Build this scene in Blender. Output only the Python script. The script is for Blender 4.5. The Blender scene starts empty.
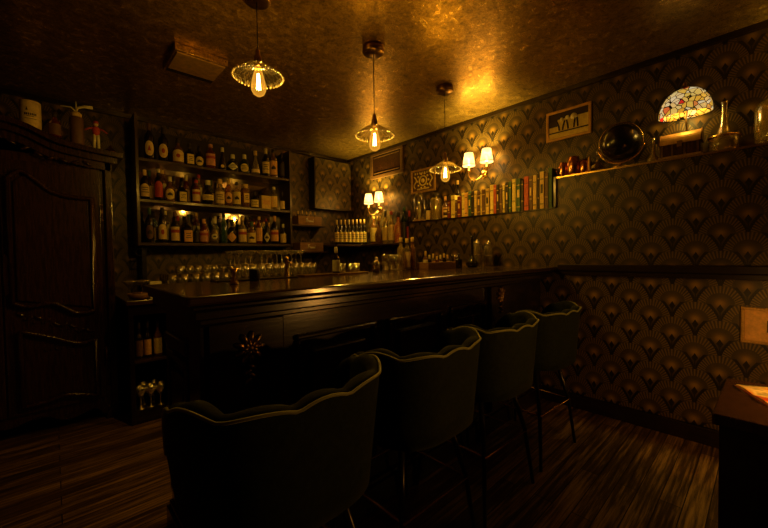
import bpy, bmesh, math, random
from mathutils import Vector, Matrix
PI = math.pi
random.seed(7)
S = bpy.context.scene
COL = S.collection

# ------------------------------------------------------------------ camera
cam_data = bpy.data.cameras.new('camera')
cam_data.sensor_fit = 'HORIZONTAL'
cam_data.sensor_width = 36.0
cam_data.lens = 356.95 / 768 * 36.0
cam_data.clip_start = 0.02
cam = bpy.data.objects.new('camera', cam_data)
COL.objects.link(cam)
Rm = Matrix(((0.7321337, 0.0285990, -0.6805603), (-0.6810178, 0.0102562, -0.7321950), (-0.0139600, 0.9995383, 0.0269854)))
cam.matrix_world = Matrix.Translation((0, 0, 1.25)) @ Rm.to_4x4()
S.camera = cam

# ------------------------------------------------------------------ world, exposure, lamp colours
W = bpy.data.worlds.new('world'); S.world = W; W.use_nodes = True
W.node_tree.nodes['Background'].inputs[0].default_value = (1.0, 0.62, 0.25, 1)
W.node_tree.nodes['Background'].inputs[1].default_value = 0.002
S.view_settings.view_transform = 'Standard'
S.view_settings.look = 'None'
S.view_settings.gamma = 1
S.view_settings.exposure = 0.0
S.view_settings.use_curve_mapping = False
S.cycles.use_denoising = True
S.cycles.max_bounces = 8
S.cycles.transparent_max_bounces = 24
S.cycles.sample_clamp_indirect = 3.0
S.cycles.caustics_reflective = False
S.cycles.caustics_refractive = False
WARM = (1.0, 0.62, 0.10)
P_PEND = 17      # watts of a pendant bulb
P_SCON = 19      # watts of one sconce bulb
P_TIFF = 1.0
P_TABLE = 30

def lamp(name, loc, power, radius=0.02, color=WARM, parent=None):
    d = bpy.data.lights.new(name, 'POINT'); d.energy = power; d.color = color; d.shadow_soft_size = radius
    o = bpy.data.objects.new(name, d); COL.objects.link(o); o.location = loc
    if parent: o.parent = parent
    return o

# ------------------------------------------------------------------ node helpers / materials
class NT:
    def __init__(s, name):
        s.m = bpy.data.materials.new(name); s.m.use_nodes = True
        s.t = s.m.node_tree; s.n = s.t.nodes; s.l = s.t.links
        s.b = s.n['Principled BSDF']; s.out = s.n['Material Output']
        s._pos = None
    def put(s, sock, v):
        if hasattr(v, 'links'): s.l.new(v, sock)
        elif v is not None: sock.default_value = v
    def M(s, op, a, b=None, c=None):
        n = s.n.new('ShaderNodeMath'); n.operation = op
        s.put(n.inputs[0], a)
        if b is not None: s.put(n.inputs[1], b)
        if c is not None: s.put(n.inputs[2], c)
        return n.outputs[0]
    def pos(s):
        if s._pos is None:
            tc = s.n.new('ShaderNodeTexCoord'); s._pos = tc.outputs['Object']
        return s._pos
    def xyz(s):
        n = s.n.new('ShaderNodeSeparateXYZ'); s.l.new(s.pos(), n.inputs[0]); return n.outputs
    def mapped(s, scale):
        n = s.n.new('ShaderNodeMapping'); s.l.new(s.pos(), n.inputs[0]); n.inputs['Scale'].default_value = scale
        return n.outputs[0]
    def noise(s, scale, detail=4, rough=.6, vec=None):
        n = s.n.new('ShaderNodeTexNoise'); s.l.new(vec or s.pos(), n.inputs['Vector'])
        n.inputs['Scale'].default_value = scale; n.inputs['Detail'].default_value = detail; n.inputs['Roughness'].default_value = rough
        return n.outputs[0]
    def ramp(s, f, stops):
        n = s.n.new('ShaderNodeValToRGB'); s.l.new(f, n.inputs[0]); e = n.color_ramp.elements
        while len(e) < len(stops): e.new(.5)
        for i, (p, c) in enumerate(stops): e[i].position = p; e[i].color = tuple(c) + (1,)
        return n.outputs[0]
    def mix(s, f, a, b):
        n = s.n.new('ShaderNodeMix'); n.data_type = 'RGBA'
        s.put(n.inputs[0], f); s.put(n.inputs[6], a if hasattr(a, 'links') else tuple(a) + (1,)); s.put(n.inputs[7], b if hasattr(b, 'links') else tuple(b) + (1,))
        return n.outputs[2]
    def bump(s, h, st=.3, dist=.01):
        n = s.n.new('ShaderNodeBump'); n.inputs['Strength'].default_value = st; n.inputs['Distance'].default_value = dist
        s.l.new(h, n.inputs['Height']); s.l.new(n.outputs[0], s.b.inputs['Normal'])
    def set(s, **k):
        for kk, v in k.items():
            i = s.b.inputs[kk.replace('_', ' ')]
            if isinstance(v, tuple) and len(v) == 3: v = v + (1,)
            s.put(i, v)
        return s

def plain(name, col, rough=.5, metal=0.0, coat=0.0, emis=None, es=0.0, mott=.25, sc=30):
    n = NT(name)
    if mott:
        f = n.noise(sc, 3)
        c = n.ramp(f, [(.3, [x * (1 - mott) for x in col]), (.7, [min(1, x * (1 + mott)) for x in col])])
        n.set(Base_Color=c)
    else: n.set(Base_Color=col)
    n.set(Roughness=rough, Metallic=metal, Coat_Weight=coat)
    if emis: n.set(Emission_Color=emis, Emission_Strength=es)
    return n.m

def glass(name, tint, gl=.16, rough=.03, base=None, solid=0.0):
    """thin glass: tinted see-through body, mirror highlights, optional share of a solid (coloured contents, painted-in brightness)"""
    n = NT(name)
    tr = n.n.new('ShaderNodeBsdfTransparent'); tr.inputs[0].default_value = tuple(tint) + (1,)
    gg = n.n.new('ShaderNodeBsdfGlossy'); gg.inputs['Roughness'].default_value = rough; gg.inputs[0].default_value = (1, 1, 1, 1)
    lw = n.n.new('ShaderNodeLayerWeight'); lw.inputs[0].default_value = .35
    f = n.M('ADD', n.M('MULTIPLY', lw.outputs['Facing'], .75), gl)
    body = tr.outputs[0]
    if solid > 0:
        n.set(Base_Color=base, Roughness=.15)
        mx0 = n.n.new('ShaderNodeMixShader'); mx0.inputs[0].default_value = solid
        n.l.new(tr.outputs[0], mx0.inputs[1]); n.l.new(n.b.outputs[0], mx0.inputs[2]); body = mx0.outputs[0]
    mx = n.n.new('ShaderNodeMixShader')
    n.l.new(n.M('MULTIPLY', f, .8), mx.inputs[0]); n.l.new(body, mx.inputs[1]); n.l.new(gg.outputs[0], mx.inputs[2])
    n.l.new(mx.outputs[0], n.out.inputs[0])
    return n.m

def wood(name, dark, light, axis='x', rough=.28, scale=6, coat=.3, stretch=14):
    n = NT(name)
    sc = {'x': (1, stretch, stretch), 'y': (stretch, 1, stretch), 'z': (stretch, stretch, 1)}[axis]
    f = n.noise(scale, 8, .65, n.mapped(sc))
    n.set(Base_Color=n.ramp(f, [(.3, dark), (.72, light)]), Roughness=rough, Coat_Weight=coat, Coat_Roughness=.15)
    n.bump(f, .12, .003)
    return n.m

def wallpaper(name, ax):
    """art-deco fans in gold line on dark brown"""
    n = NT(name); X = n.xyz(); M = n.M
    u, v = X[ax], X[2]
    h, Wd, R, z0, u0 = .11, .236, .118, 1.243, .436
    zr = M('DIVIDE', M('SUBTRACT', v, z0), h); m = M('FLOOR', zr)
    f = M('MULTIPLY', M('SUBTRACT', zr, m), h)
    par = M('FLOORED_MODULO', m, 2.0)
    u1 = M('ADD', M('DIVIDE', M('SUBTRACT', u, u0), Wd), M('MULTIPLY', par, .5))
    uu = M('MULTIPLY', M('SUBTRACT', u1, M('ROUND', u1)), Wd)
    au = M('ABSOLUTE', uu)
    uc = M('SUBTRACT', Wd / 2, au)
    r = M('SQRT', M('ADD', M('MULTIPLY', uc, uc), M('MULTIPLY', f, f)))
    infan = M('LESS_THAN', r, R * .985)
    ang = M('ARCTAN2', uc, M('ADD', f, .035))
    ln = M('GREATER_THAN', M('COSINE', M('MULTIPLY', ang, 48.0)), .15)
    band = M('MULTIPLY', M('GREATER_THAN', r, .066), M('LESS_THAN', r, R * .95))
    fanline = M('MULTIPLY', M('MULTIPLY', ln, band), infan)
    # inside the V region the neighbouring fan's lower rays
    dz = M('SUBTRACT', h, f)
    r2 = M('SQRT', M('ADD', M('MULTIPLY', uu, uu), M('MULTIPLY', dz, dz)))
    rs = M('ADD', M('MULTIPLY', r, infan), M('MULTIPLY', r2, M('SUBTRACT', 1.0, infan)))
    ang2 = M('ARCTAN2', au, M('SUBTRACT', .035, dz))
    ln2 = M('GREATER_THAN', M('COSINE', M('MULTIPLY', ang2, 48.0)), .15)
    low = M('MULTIPLY', M('MULTIPLY', M('SUBTRACT', 1.0, infan), ln2), M('MULTIPLY', M('GREATER_THAN', r2, .066), M('GREATER_THAN', au, .03)))
    line = M('MAXIMUM', fanline, low)
    glow = M('POWER', 2.718, M('MULTIPLY', M('MULTIPLY', rs, rs), -1500.0))
    ring = M('POWER', 2.718, M('MULTIPLY', M('MULTIPLY', rs, rs), -300.0))
    # leaves, diamond
    leafc = M('ADD', .004, M('MULTIPLY', M('POWER', M('DIVIDE', f, .1), 1.6), .046))
    leaf = M('LESS_THAN', M('ABSOLUTE', M('SUBTRACT', au, leafc)), M('ADD', .0060, M('MULTIPLY', f, .040)))
    leaf = M('MULTIPLY', leaf, M('LESS_THAN', f, .104))
    dia = M('LESS_THAN', M('ADD', M('DIVIDE', au, .0165), M('DIVIDE', M('ABSOLUTE', M('SUBTRACT', f, .076)), .030)), 1.0)
    stem = M('MULTIPLY', M('LESS_THAN', au, .0028), M('LESS_THAN', f, .05))
    dark = M('MINIMUM', M('ADD', M('ADD', leaf, dia), stem), 1.0)
    wear = n.noise(9, 5, .7)
    base = n.ramp(wear, [(.3, (.024, .0155, .0035)), (.75, (.064, .042, .010))])
    c = n.mix(M('MULTIPLY', ring, .45), base, (.078, .047, .011))
    c = n.mix(M('MULTIPLY', glow, .8), c, (.34, .19, .03))
    c = n.mix(M('MULTIPLY', line, .55), c, (.26, .17, .045))
    c = n.mix(dark, c, (.006, .0035, .0015))
    n.set(Base_Color=c, Roughness=.42, Metallic=M('MULTIPLY', line, .3))
    n.bump(M('SUBTRACT', line, dark), .15, .002)
    return n.m

def make_ceiling_mat():
    n = NT('gold_leaf_ceiling')
    a = n.noise(16.0, 8, .75); b = n.noise(70.0, 6, .8)
    f = n.M('ADD', n.M('MULTIPLY', a, .5), n.M('MULTIPLY', b, .5))
    c = n.ramp(f, [(.38, (.10, .064, .014)), (.50, (.38, .245, .05)), (.62, (.90, .60, .14))])
    n.set(Base_Color=c, Metallic=.75, Roughness=n.ramp(f, [(.4, (.36,) * 3), (.6, (.25,) * 3)]))
    n.bump(f, .25, .010)
    return n.m

def make_floor_mat():
    n = NT('dark_plank_floor'); X = n.xyz(); M = n.M
    br = n.n.new('ShaderNodeTexBrick'); n.l.new(n.pos(), br.inputs[0])
    br.inputs['Scale'].default_value = 1.0; br.inputs['Brick Width'].default_value = 1.1; br.inputs['Row Height'].default_value = .09
    br.inputs['Mortar Size'].default_value = .0025; br.inputs['Color1'].default_value = (.15, .15, .15, 1); br.inputs['Color2'].default_value = (.9, .9, .9, 1)
    br.inputs['Mortar'].default_value = (0, 0, 0, 1); br.offset = .37
    g = n.noise(2.2, 10, .72, n.mapped((1.1, 24, 1)))
    g2 = n.noise(1.3, 3, .5, n.mapped((.8, 5, 1)))
    bw = n.n.new('ShaderNodeRGBToBW'); n.l.new(br.outputs[0], bw.inputs[0])
    f = M('ADD', M('ADD', M('MULTIPLY', g, .75), M('MULTIPLY', g2, .2)), M('MULTIPLY', bw.outputs[0], .12))
    c = n.ramp(f, [(.40, (.014, .007, .003)), (.52, (.09, .048, .014)), (.68, (.50, .29, .09))])
    c = n.mix(br.outputs[1], c, (.004, .002, .001))
    n.set(Base_Color=c, Roughness=.34, Coat_Weight=.15)
    n.bump(f, .15, .004)
    return n.m

MT = {}
MT['wp_side'] = wallpaper('fan_wallpaper_side', 1)
MT['wp_back'] = wallpaper('fan_wallpaper_back', 0)
MT['ceil'] = make_ceiling_mat()
MT['floor'] = make_floor_mat()
MT['bar'] = wood('ebonised_wood', (.006, .003, .0015), (.022, .010, .005), 'x', .22, coat=.5)
MT['bartop'] = wood('polished_bar_top', (.030, .014, .006), (.085, .042, .016), 'x', .16, coat=.6)
MT['arm'] = wood('dark_walnut', (.016, .006, .0025), (.07, .028, .010), 'z', .25, coat=.5, stretch=10)
MT['shelf'] = wood('shelf_wood', (.02, .010, .004), (.08, .043, .017), 'x', .3)
MT['black'] = plain('black_paint', (.006, .004, .003), .35)
MT['trimwood'] = wood('rail_wood', (.008, .004, .002), (.02, .010, .005), 'y', .3)
MT['crate'] = wood('crate_wood', (.16, .075, .022), (.45, .24, .07), 'x', .5, coat=0)
MT['frame_gold'] = plain('gilt_frame', (.66, .38, .10), .38, .4)
MT['frame_dark'] = plain('bronze_frame', (.16, .085, .03), .4, .3)
MT['brass'] = plain('brass', (.75, .48, .15), .25, 1.0, mott=.15)
MT['brass_dk'] = plain('aged_brass', (.30, .18, .07), .28, 1.0)
MT['copper'] = plain('copper', (.70, .30, .12), .25, 1.0)
MT['steel'] = plain('steel', (.55, .48, .38), .2, 1.0, mott=.1)
MT['blackmetal'] = plain('black_metal', (.03, .025, .02), .3, .8)
MT['velvet'] = None
nv = NT('olive_velvet')
vf = nv.noise(60, 3)
nv.set(Base_Color=nv.ramp(vf, [(.3, (.005, .007, .0015)), (.7, (.012, .016, .003))]), Roughness=.85, Specular_IOR_Level=.15, Sheen_Weight=.08, Sheen_Roughness=.25, Sheen_Tint=(.7, .75, .15))
MT['velvet'] = nv.m
npip = NT('highlit_velvet_piping'); npip.set(Base_Color=(.17, .16, .03), Roughness=.5, Sheen_Weight=.6, Sheen_Tint=(.7, .7, .3)); MT['piping'] = npip.m  # paler than the velvet: the rim's highlight is put into the piping colour
MT['mirror'] = plain('smoked_mirror', (.42, .36, .28), .05, 1.0, mott=.08, sc=6)
MT['g_clear'] = glass('clear_glass', (.93, .92, .88), .10)
MT['g_ware'] = glass('bar_glassware', (.95, .92, .82), .60, .14, (.95, .85, .5), .20)  # pale solid share paints in light caught by the empty glasses
MT['g_shade'] = glass('shade_glass', (.95, .90, .78), .22, .12)
MT['g_dark'] = plain('dark_bottle_glass', (.010, .007, .004), .07, coat=.8, mott=0)
MT['g_green'] = plain('green_bottle_glass', (.008, .022, .008), .07, coat=.8, mott=0)
MT['g_amber'] = glass('amber_glass', (.70, .38, .10), .10, .05, (.30, .13, .03), .55)
MT['g_red'] = glass('red_glass', (.55, .12, .05), .10, .05, (.22, .03, .012), .6)
MT['g_pale'] = glass('pale_glass', (.85, .80, .62), .12, .05, (.40, .32, .14), .28)
MT['g_teal'] = glass('teal_glass', (.45, .75, .60), .12, .05, (.05, .16, .12), .35)
MT['g_olive'] = glass('olive_glass_lit_gold', (.80, .66, .30), .20, .10, (.62, .44, .11), .50)  # golden solid share puts light falling on the glass into its colour
PAP = {'cream': (.92, .80, .50), 'tan': (.90, .64, .26), 'gold': (.88, .60, .16), 'orange': (.88, .46, .12), 'yellow': (.93, .68, .17), 'red': (.55, .06, .03),
       'green': (.05, .12, .04), 'dark': (.03, .02, .012), 'white': (.85, .80, .70), 'brown': (.17, .085, .035), 'blue': (.04, .07, .12), 'pink': (.72, .36, .20)}
for k, v in PAP.items(): MT['p_' + k] = plain('paper_' + k, v, .6, mott=.18, sc=45)
MT['ink'] = plain('ink', (.03, .015, .008), .6, mott=0)
MT['redink'] = plain('red_ink', (.45, .05, .02), .6, mott=0)
MT['filament'] = plain('glowing_filament', (1, .8, .5), .5, emis=(1.0, .74, .34), es=60, mott=0)
# lit bulb glass, amber
def make_bulb_glass():
    n = NT('lit_amber_bulb_glass')
    tr = n.n.new('ShaderNodeBsdfTransparent'); tr.inputs[0].default_value = (1.0, .80, .42, 1)
    em = n.n.new('ShaderNodeEmission'); em.inputs[0].default_value = (1.0, .45, .04, 1); em.inputs[1].default_value = 1.0
    lw = n.n.new('ShaderNodeLayerWeight'); lw.inputs[0].default_value = .5
    ad = n.n.new('ShaderNodeMixShader'); n.l.new(n.M('ADD', n.M('MULTIPLY', lw.outputs['Facing'], .35), .3), ad.inputs[0])
    n.l.new(tr.outputs[0], ad.inputs[1]); n.l.new(em.outputs[0], ad.inputs[2]); n.l.new(ad.outputs[0], n.out.inputs[0])
    return n.m
MT['bulb'] = make_bulb_glass()
def make_shade_mat():
    n = NT('lit_pleated_shade'); X = n.xyz()
    a = n.M('ARCTAN2', X[1], X[0]); p = n.M('SINE', n.M('MULTIPLY', a, 26.0))
    n.set(Base_Color=n.ramp(n.M('MULTIPLY_ADD', p, .5, .5), [(0, (.75, .66, .48)), (1, (.92, .85, .70))]), Roughness=.8, Emission_Color=(1.0, .72, .38), Emission_Strength=1.0)
    tr = n.n.new('ShaderNodeBsdfTransparent'); tr.inputs[0].default_value = (1, .85, .6, 1); mx = n.n.new('ShaderNodeMixShader'); mx.inputs[0].default_value = .28
    n.l.new(n.b.outputs[0], mx.inputs[1]); n.l.new(tr.outputs[0], mx.inputs[2]); n.l.new(mx.outputs[0], n.out.inputs[0])
    return n.m
MT['shade'] = make_shade_mat()
def make_tiffany():
    n = NT('leaded_glass_shade')
    vo = n.n.new('ShaderNodeTexVoronoi'); n.l.new(n.pos(), vo.inputs['Vector']); vo.inputs['Scale'].default_value = 32; vo.feature = 'F1'
    ve = n.n.new('ShaderNodeTexVoronoi'); n.l.new(n.pos(), ve.inputs['Vector']); ve.inputs['Scale'].default_value = 32; ve.feature = 'DISTANCE_TO_EDGE'
    sp = n.n.new('ShaderNodeSeparateColor'); n.l.new(vo.outputs['Color'], sp.inputs[0])
    c = n.ramp(sp.outputs[0], [(0, (1.0, .50, .04)), (.3, (.95, .62, .10)), (.45, (1.0, .74, .28)), (.7, (1.0, .82, .48)), (.93, (1.0, .60, .10)), (.985, (.8, .03, .02))])
    lead = n.M('GREATER_THAN', ve.outputs[0], .06)
    n.set(Base_Color=n.mix(lead, (.02, .012, .006), c), Roughness=.25, Emission_Color=c, Emission_Strength=n.M('MULTIPLY', lead, .55))
    return n.m
MT['tiffany'] = make_tiffany()

# ------------------------------------------------------------------ mesh helpers
class MB:
    def __init__(s): s.b = bmesh.new()
    def _new(s, verts, faces, smooth=False, mat=None):
        vs = [s.b.verts.new(mat @ Vector(v) if mat else v) for v in verts]
        for f in faces:
            try: q = s.b.faces.new([vs[i] for i in f]); q.smooth = smooth
            except ValueError: pass
        return s
    def box(s, x0, x1, y0, y1, z0, z1, mat=None):
        v = [(x0, y0, z0), (x1, y0, z0), (x1, y1, z0), (x0, y1, z0), (x0, y0, z1), (x1, y0, z1), (x1, y1, z1), (x0, y1, z1)]
        return s._new(v, [(0, 3, 2, 1), (4, 5, 6, 7), (0, 1, 5, 4), (1, 2, 6, 5), (2, 3, 7, 6), (3, 0, 4, 7)], False, mat)
    def lathe(s, prof, seg=24, c=(0, 0, 0), sq=0, sx=1, sy=1, mat=None, wave=None, smooth=True):
        """prof: list of (r, z) bottom to top; sq>0 makes the section a rounded square"""
        V = []; F = []; n = len(prof)
        for r, z in prof:
            for k in range(seg):
                a = 2 * PI * k / seg; q = 1.0
                if sq: q = 1.0 / (abs(math.cos(a)) ** sq + abs(math.sin(a)) ** sq) ** (1.0 / sq)
                rr = r * q * (wave(a, z) if wave else 1)
                V.append((c[0] + rr * math.cos(a) * sx, c[1] + rr * math.sin(a) * sy, c[2] + z))
        for i in range(n - 1):
            for k in range(seg):
                k2 = (k + 1) % seg
                F.append((i * seg + k, i * seg + k2, (i + 1) * seg + k2, (i + 1) * seg + k))
        if prof[0][0] > 1e-5: F.append(tuple(reversed(range(seg))))
        if prof[-1][0] > 1e-5: F.append(tuple(range((n - 1) * seg, n * seg)))
        return s._new(V, F, smooth, mat)
    def cyl(s, c, r, h, seg=20, r2=None, mat=None):
        return s.lathe([(r, 0), (r if r2 is None else r2, h)], seg, c, mat=mat)
    def ball(s, c, r, seg=16, sc=(1, 1, 1), mat=None):
        k = max(6, seg // 2)
        prof = [(max(1e-6, r * math.sin(PI * i / k)), -r * math.cos(PI * i / k) * sc[2]) for i in range(k + 1)]
        return s.lathe(prof, seg, c, sx=sc[0], sy=sc[1], mat=mat)
    def tube(s, pts, r, seg=10, closed=False, mat=None, r1=None):
        P = [Vector(p) for p in pts]; n = len(P); V = []; F = []
        up = Vector((0, 0, 1)); prev = None
        for i, p in enumerate(P):
            if closed: d = P[(i + 1) % n] - P[i - 1]
            else: d = P[min(i + 1, n - 1)] - P[max(i - 1, 0)]
            d.normalize()
            if prev is None:
                a = d.cross(up)
                if a.length < .05: a = d.cross(Vector((1, 0, 0)))
            else: a = prev - d * prev.dot(d)
            a.normalize(); prev = a; b = d.cross(a)
            rr = r if r1 is None else r + (r1 - r) * i / (n - 1)
            for k in range(seg):
                t = 2 * PI * k / seg; V.append(tuple(p + a * rr * math.cos(t) + b * rr * math.sin(t)))
        for i in range(n if closed else n - 1):
            j = (i + 1) % n
            for k in range(seg): F.append((i * seg + k, i * seg + (k + 1) % seg, j * seg + (k + 1) % seg, j * seg + k))
        if not closed: F += [tuple(reversed(range(seg))), tuple(range((n - 1) * seg, n * seg))]
        return s._new(V, F, True, mat)
    def prism(s, poly, y0, y1, ax='y', mat=None, smooth=False):
        """polygon in (x,z) pushed along y (or (y,z) along x, or (x,y) along z)"""
        f = {'y': lambda p, t: (p[0], t, p[1]), 'x': lambda p, t: (t, p[0], p[1]), 'z': lambda p, t: (p[0], p[1], t)}[ax]
        n = len(poly); V = [f(p, y0) for p in poly] + [f(p, y1) for p in poly]
        F = [tuple(range(n)), tuple(reversed(range(n, 2 * n)))] + [(i, i + n, (i + 1) % n + n, (i + 1) % n) for i in range(n)]
        return s._new(V, F, smooth, mat)
    def patch(s, r, face, half, zlo, zhi, t=.0012, sq=0, n=12, sx=1, sy=1):
        """a curved label around the z axis facing angle `face`; zlo/zhi functions of u in -1..1"""
        V = []; F = []
        for i in range(n + 1):
            u = -1 + 2 * i / n; a = face + half * u
            q = 1.0 / (abs(math.cos(a)) ** sq + abs(math.sin(a)) ** sq) ** (1.0 / sq) if sq else 1
            for rr in (r * q, r * q + t):
                for z in (zlo(u), zhi(u)): V.append((rr * math.cos(a) * sx, rr * math.sin(a) * sy, z))
        for i in range(n):
            a, b = i * 4, i * 4 + 4
            F += [(a + 2, b + 2, b + 3, a + 3), (a, a + 1, b + 1, b), (a + 1, a + 3, b + 3, b + 1), (a, b, b + 2, a + 2)]
        F += [(0, 2, 3, 1), (n * 4, n * 4 + 1, n * 4 + 3, n * 4 + 2)]
        return s._new(V, F, False)
    def build(s, name, mat, parent=None, loc=(0, 0, 0), bev=0, rz=0):
        bmesh.ops.recalc_face_normals(s.b, faces=s.b.faces[:])
        me = bpy.data.meshes.new(name); s.b.to_mesh(me); s.b.free()
        me.materials.append(MT[mat] if isinstance(mat, str) else mat)
        o = bpy.data.objects.new(name, me); COL.objects.link(o); o.location = loc; o.rotation_euler = (0, 0, rz)
        if parent: o.parent = parent
        if bev:
            b = o.modifiers.new('bevel', 'BEVEL'); b.width = bev; b.segments = 2; b.limit_method = 'ANGLE'; b.angle_limit = .7
        return o

def tag(o, label, cat, group=None, kind=None):
    o['label'] = label; o['category'] = cat
    if group: o['group'] = group
    if kind: o['kind'] = kind
    return o
def thing(name, label, cat, loc=(0, 0, 0), rz=0, group=None):
    o = bpy.data.objects.new(name, None); COL.objects.link(o); o.location = loc; o.rotation_euler = (0, 0, rz)
    o.empty_display_size = .05
    return tag(o, label, cat, group)
def struct(o): o['kind'] = 'structure'; return o
def copy_tree(o, loc=None, rz=None, label=None):
    c = o.copy(); COL.objects.link(c)
    if loc is not None: c.location = loc
    if rz is not None: c.rotation_euler = (0, 0, rz)
    if label: c['label'] = label
    for ch in list(o.children):
        d = ch.copy(); COL.objects.link(d); d.parent = c
        for g in list(ch.children):
            e = g.copy(); COL.objects.link(e); e.parent = d
    return c
ORD = ['first', 'second', 'third', 'fourth', 'fifth', 'sixth', 'seventh', 'eighth', 'ninth', 'tenth', 'eleventh', 'twelfth', 'thirteenth', 'fourteenth', 'fifteenth', 'sixteenth']

# ------------------------------------------------------------------ room shell
XU, XL, YB, ZC, ZR = 3.20, 3.05, 4.20, 2.62, 1.13
LX, FY = -1.10, -2.30
struct(MB().box(LX - .1, XU + .1, FY - .1, YB + .1, -.1, 0).build('floor', 'floor'))
struct(MB().box(LX - .1, XU + .1, FY - .1, YB + .1, ZC, ZC + .1).build('ceiling', 'ceil'))
struct(MB().box(LX - .1, XU + .1, YB, YB + .1, 0, ZC).build('wall_back', 'wp_back'))
struct(MB().box(LX - .1, LX, FY, YB, 0, ZC).build('wall_left', 'wp_side'))
struct(MB().box(LX - .1, XU + .1, FY - .1, FY, 0, ZC).build('wall_front', 'wp_back'))
mb = MB(); mb.box(XU, XU + .1, FY, YB, 0, ZC)
struct(mb.build('wall_right', 'wp_side'))
mb = MB()   # lower part of the wall stands proud and ends in a stepped ledge
mb.prism([(FY, 0), (2.85, 0), (2.85, 1.605), (1.205, 1.605), (1.205, 1.85), (FY, 1.85)], XL, XU, 'x')
struct(mb.build('wall_right_lower', 'wp_side'))
struct(MB().box(XL - .012, XU, 1.205, 2.86, 1.605, 1.617).build('trim_1', 'trimwood'))
struct(MB().box(XL - .014, XU, FY, 1.205, 1.85, 1.863).build('trim_2', 'brass'))
struct(MB().box(XL - .02, XL, 1.185, 1.205, 1.617, 1.863).build('trim_3', 'trimwood'))
mb = MB(); mb.box(XL - .035, XL, FY, 1.17, 1.10, 1.15); mb.box(XL - .022, XL, FY, 1.17, 1.065, 1.10)
struct(mb.build('trim_4', 'trimwood', bev=.004))
mb = MB(); mb.box(XL - .02, XL, FY, 1.32, 0, .11); mb.box(XL - .028, XL, FY, 1.32, .095, .11)
struct(mb.build('baseboard_right', 'trimwood', bev=.003))
mb = MB(); mb.box(XU - .03, XU, FY, YB, ZC - .035, ZC); struct(mb.build('trim_5', 'trimwood'))
mb = MB(); mb.box(LX, XU - .03, YB - .03, YB, ZC - .035, ZC); struct(mb.build('trim_6', 'trimwood'))

# ------------------------------------------------------------------ armoire
A = thing('armoire', 'large dark carved wooden armoire with curved cornice on the left', 'armoire', (-.25, 3.49, 0))
def ogee(pts, n=8):
    out = []
    for i in range(len(pts) - 1):
        p0, p1, p2, p3 = pts[max(i - 1, 0)], pts[i], pts[i + 1], pts[min(i + 2, len(pts) - 1)]
        for k in range(n):
            t = k / n
            out.append(tuple(.5 * ((2 * p1[j]) + (-p0[j] + p2[j]) * t + (2 * p0[j] - 5 * p1[j] + 4 * p2[j] - p3[j]) * t * t + (-p0[j] + 3 * p1[j] - 3 * p2[j] + p3[j]) * t ** 3) for j in (0, 1)))
    out.append(pts[-1]); return out
HW = .61
# carcass with scalloped apron
apr = ogee([(-HW, .03), (-.52, .03), (-.46, .09), (-.30, .055), (-.16, .12), (0, .085), (.16, .12), (.30, .055), (.46, .09), (.52, .03), (HW, .03)])
mb = MB(); mb.box(-HW, HW, .06, .55, .10, 2.0)
mb.prism(apr + [(HW, .25), (-HW, .25)], .035, .07)
for s in (-1, 1):
    mb.box(s * HW - .045 * (s > 0) - .0 * s, s * HW + .045 * (s < 0), .02, .08, .0, 2.0)
    mb.box(s * HW - .06 * (s > 0), s * HW + .06 * (s < 0), .48, .55, 0, .12)
mb.build('carcass', 'arm', A, bev=.006)
for s in (-1, 1): MB().prism([(s * .61, 0), (s * .52, 0), (s * .54, .06), (s * .61, .11)], .0, .06).build('front_foot', 'arm', A, bev=.01)
# cornice: curved bonnet rising to the middle
def bonnet(h): return ogee([(-.68, h - .0), (-.50, h + .015), (-.30, h + .045), (-.14, h + .115), (0, h + .14), (.14, h + .115), (.30, h + .045), (.50, h + .015), (.68, h)])
b0, b1, b2, b3 = bonnet(1.93), bonnet(1.985), bonnet(2.03), bonnet(2.065)
for lo, hi, y, nm in ((b0, b1, .02, 'cornice_frieze'), (b1, b2, -.01, 'cornice_moulding'), (b2, b3, -.05, 'cornice')):
    mb = MB()
    for i in range(len(lo) - 1):
        sc = .90 if nm == 'cornice_frieze' else .95 if nm == 'cornice_moulding' else 1
        mb.prism([(lo[i][0] * sc, lo[i][1]), (lo[i + 1][0] * sc, lo[i + 1][1]), (hi[i + 1][0] * sc, hi[i + 1][1]), (hi[i][0] * sc, hi[i][1])], y, .55)
    bmesh.ops.remove_doubles(mb.b, verts=mb.b.verts[:], dist=.0005)
    mb.build(nm, 'arm', A)
def moulding(path, r, name, par, y=-.012):
    m = MB(); m.tube([(x, y, z) for x, z in path], r, 8, closed=True); m.tube([(x * 1.0, y + .004, z) for x, z in path], r * 1.9, 6, closed=True)
    return m.build(name, 'arm', par)
def ell_leaf(m, c, ang, L, wd, th):
    m.ball((0, 0, 0), 1, 8, (1, 1, 1), Matrix.Translation(c) @ Matrix.Rotation(ang, 4, 'Y') @ Matrix.Diagonal((L, th, wd, 1)))
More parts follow.
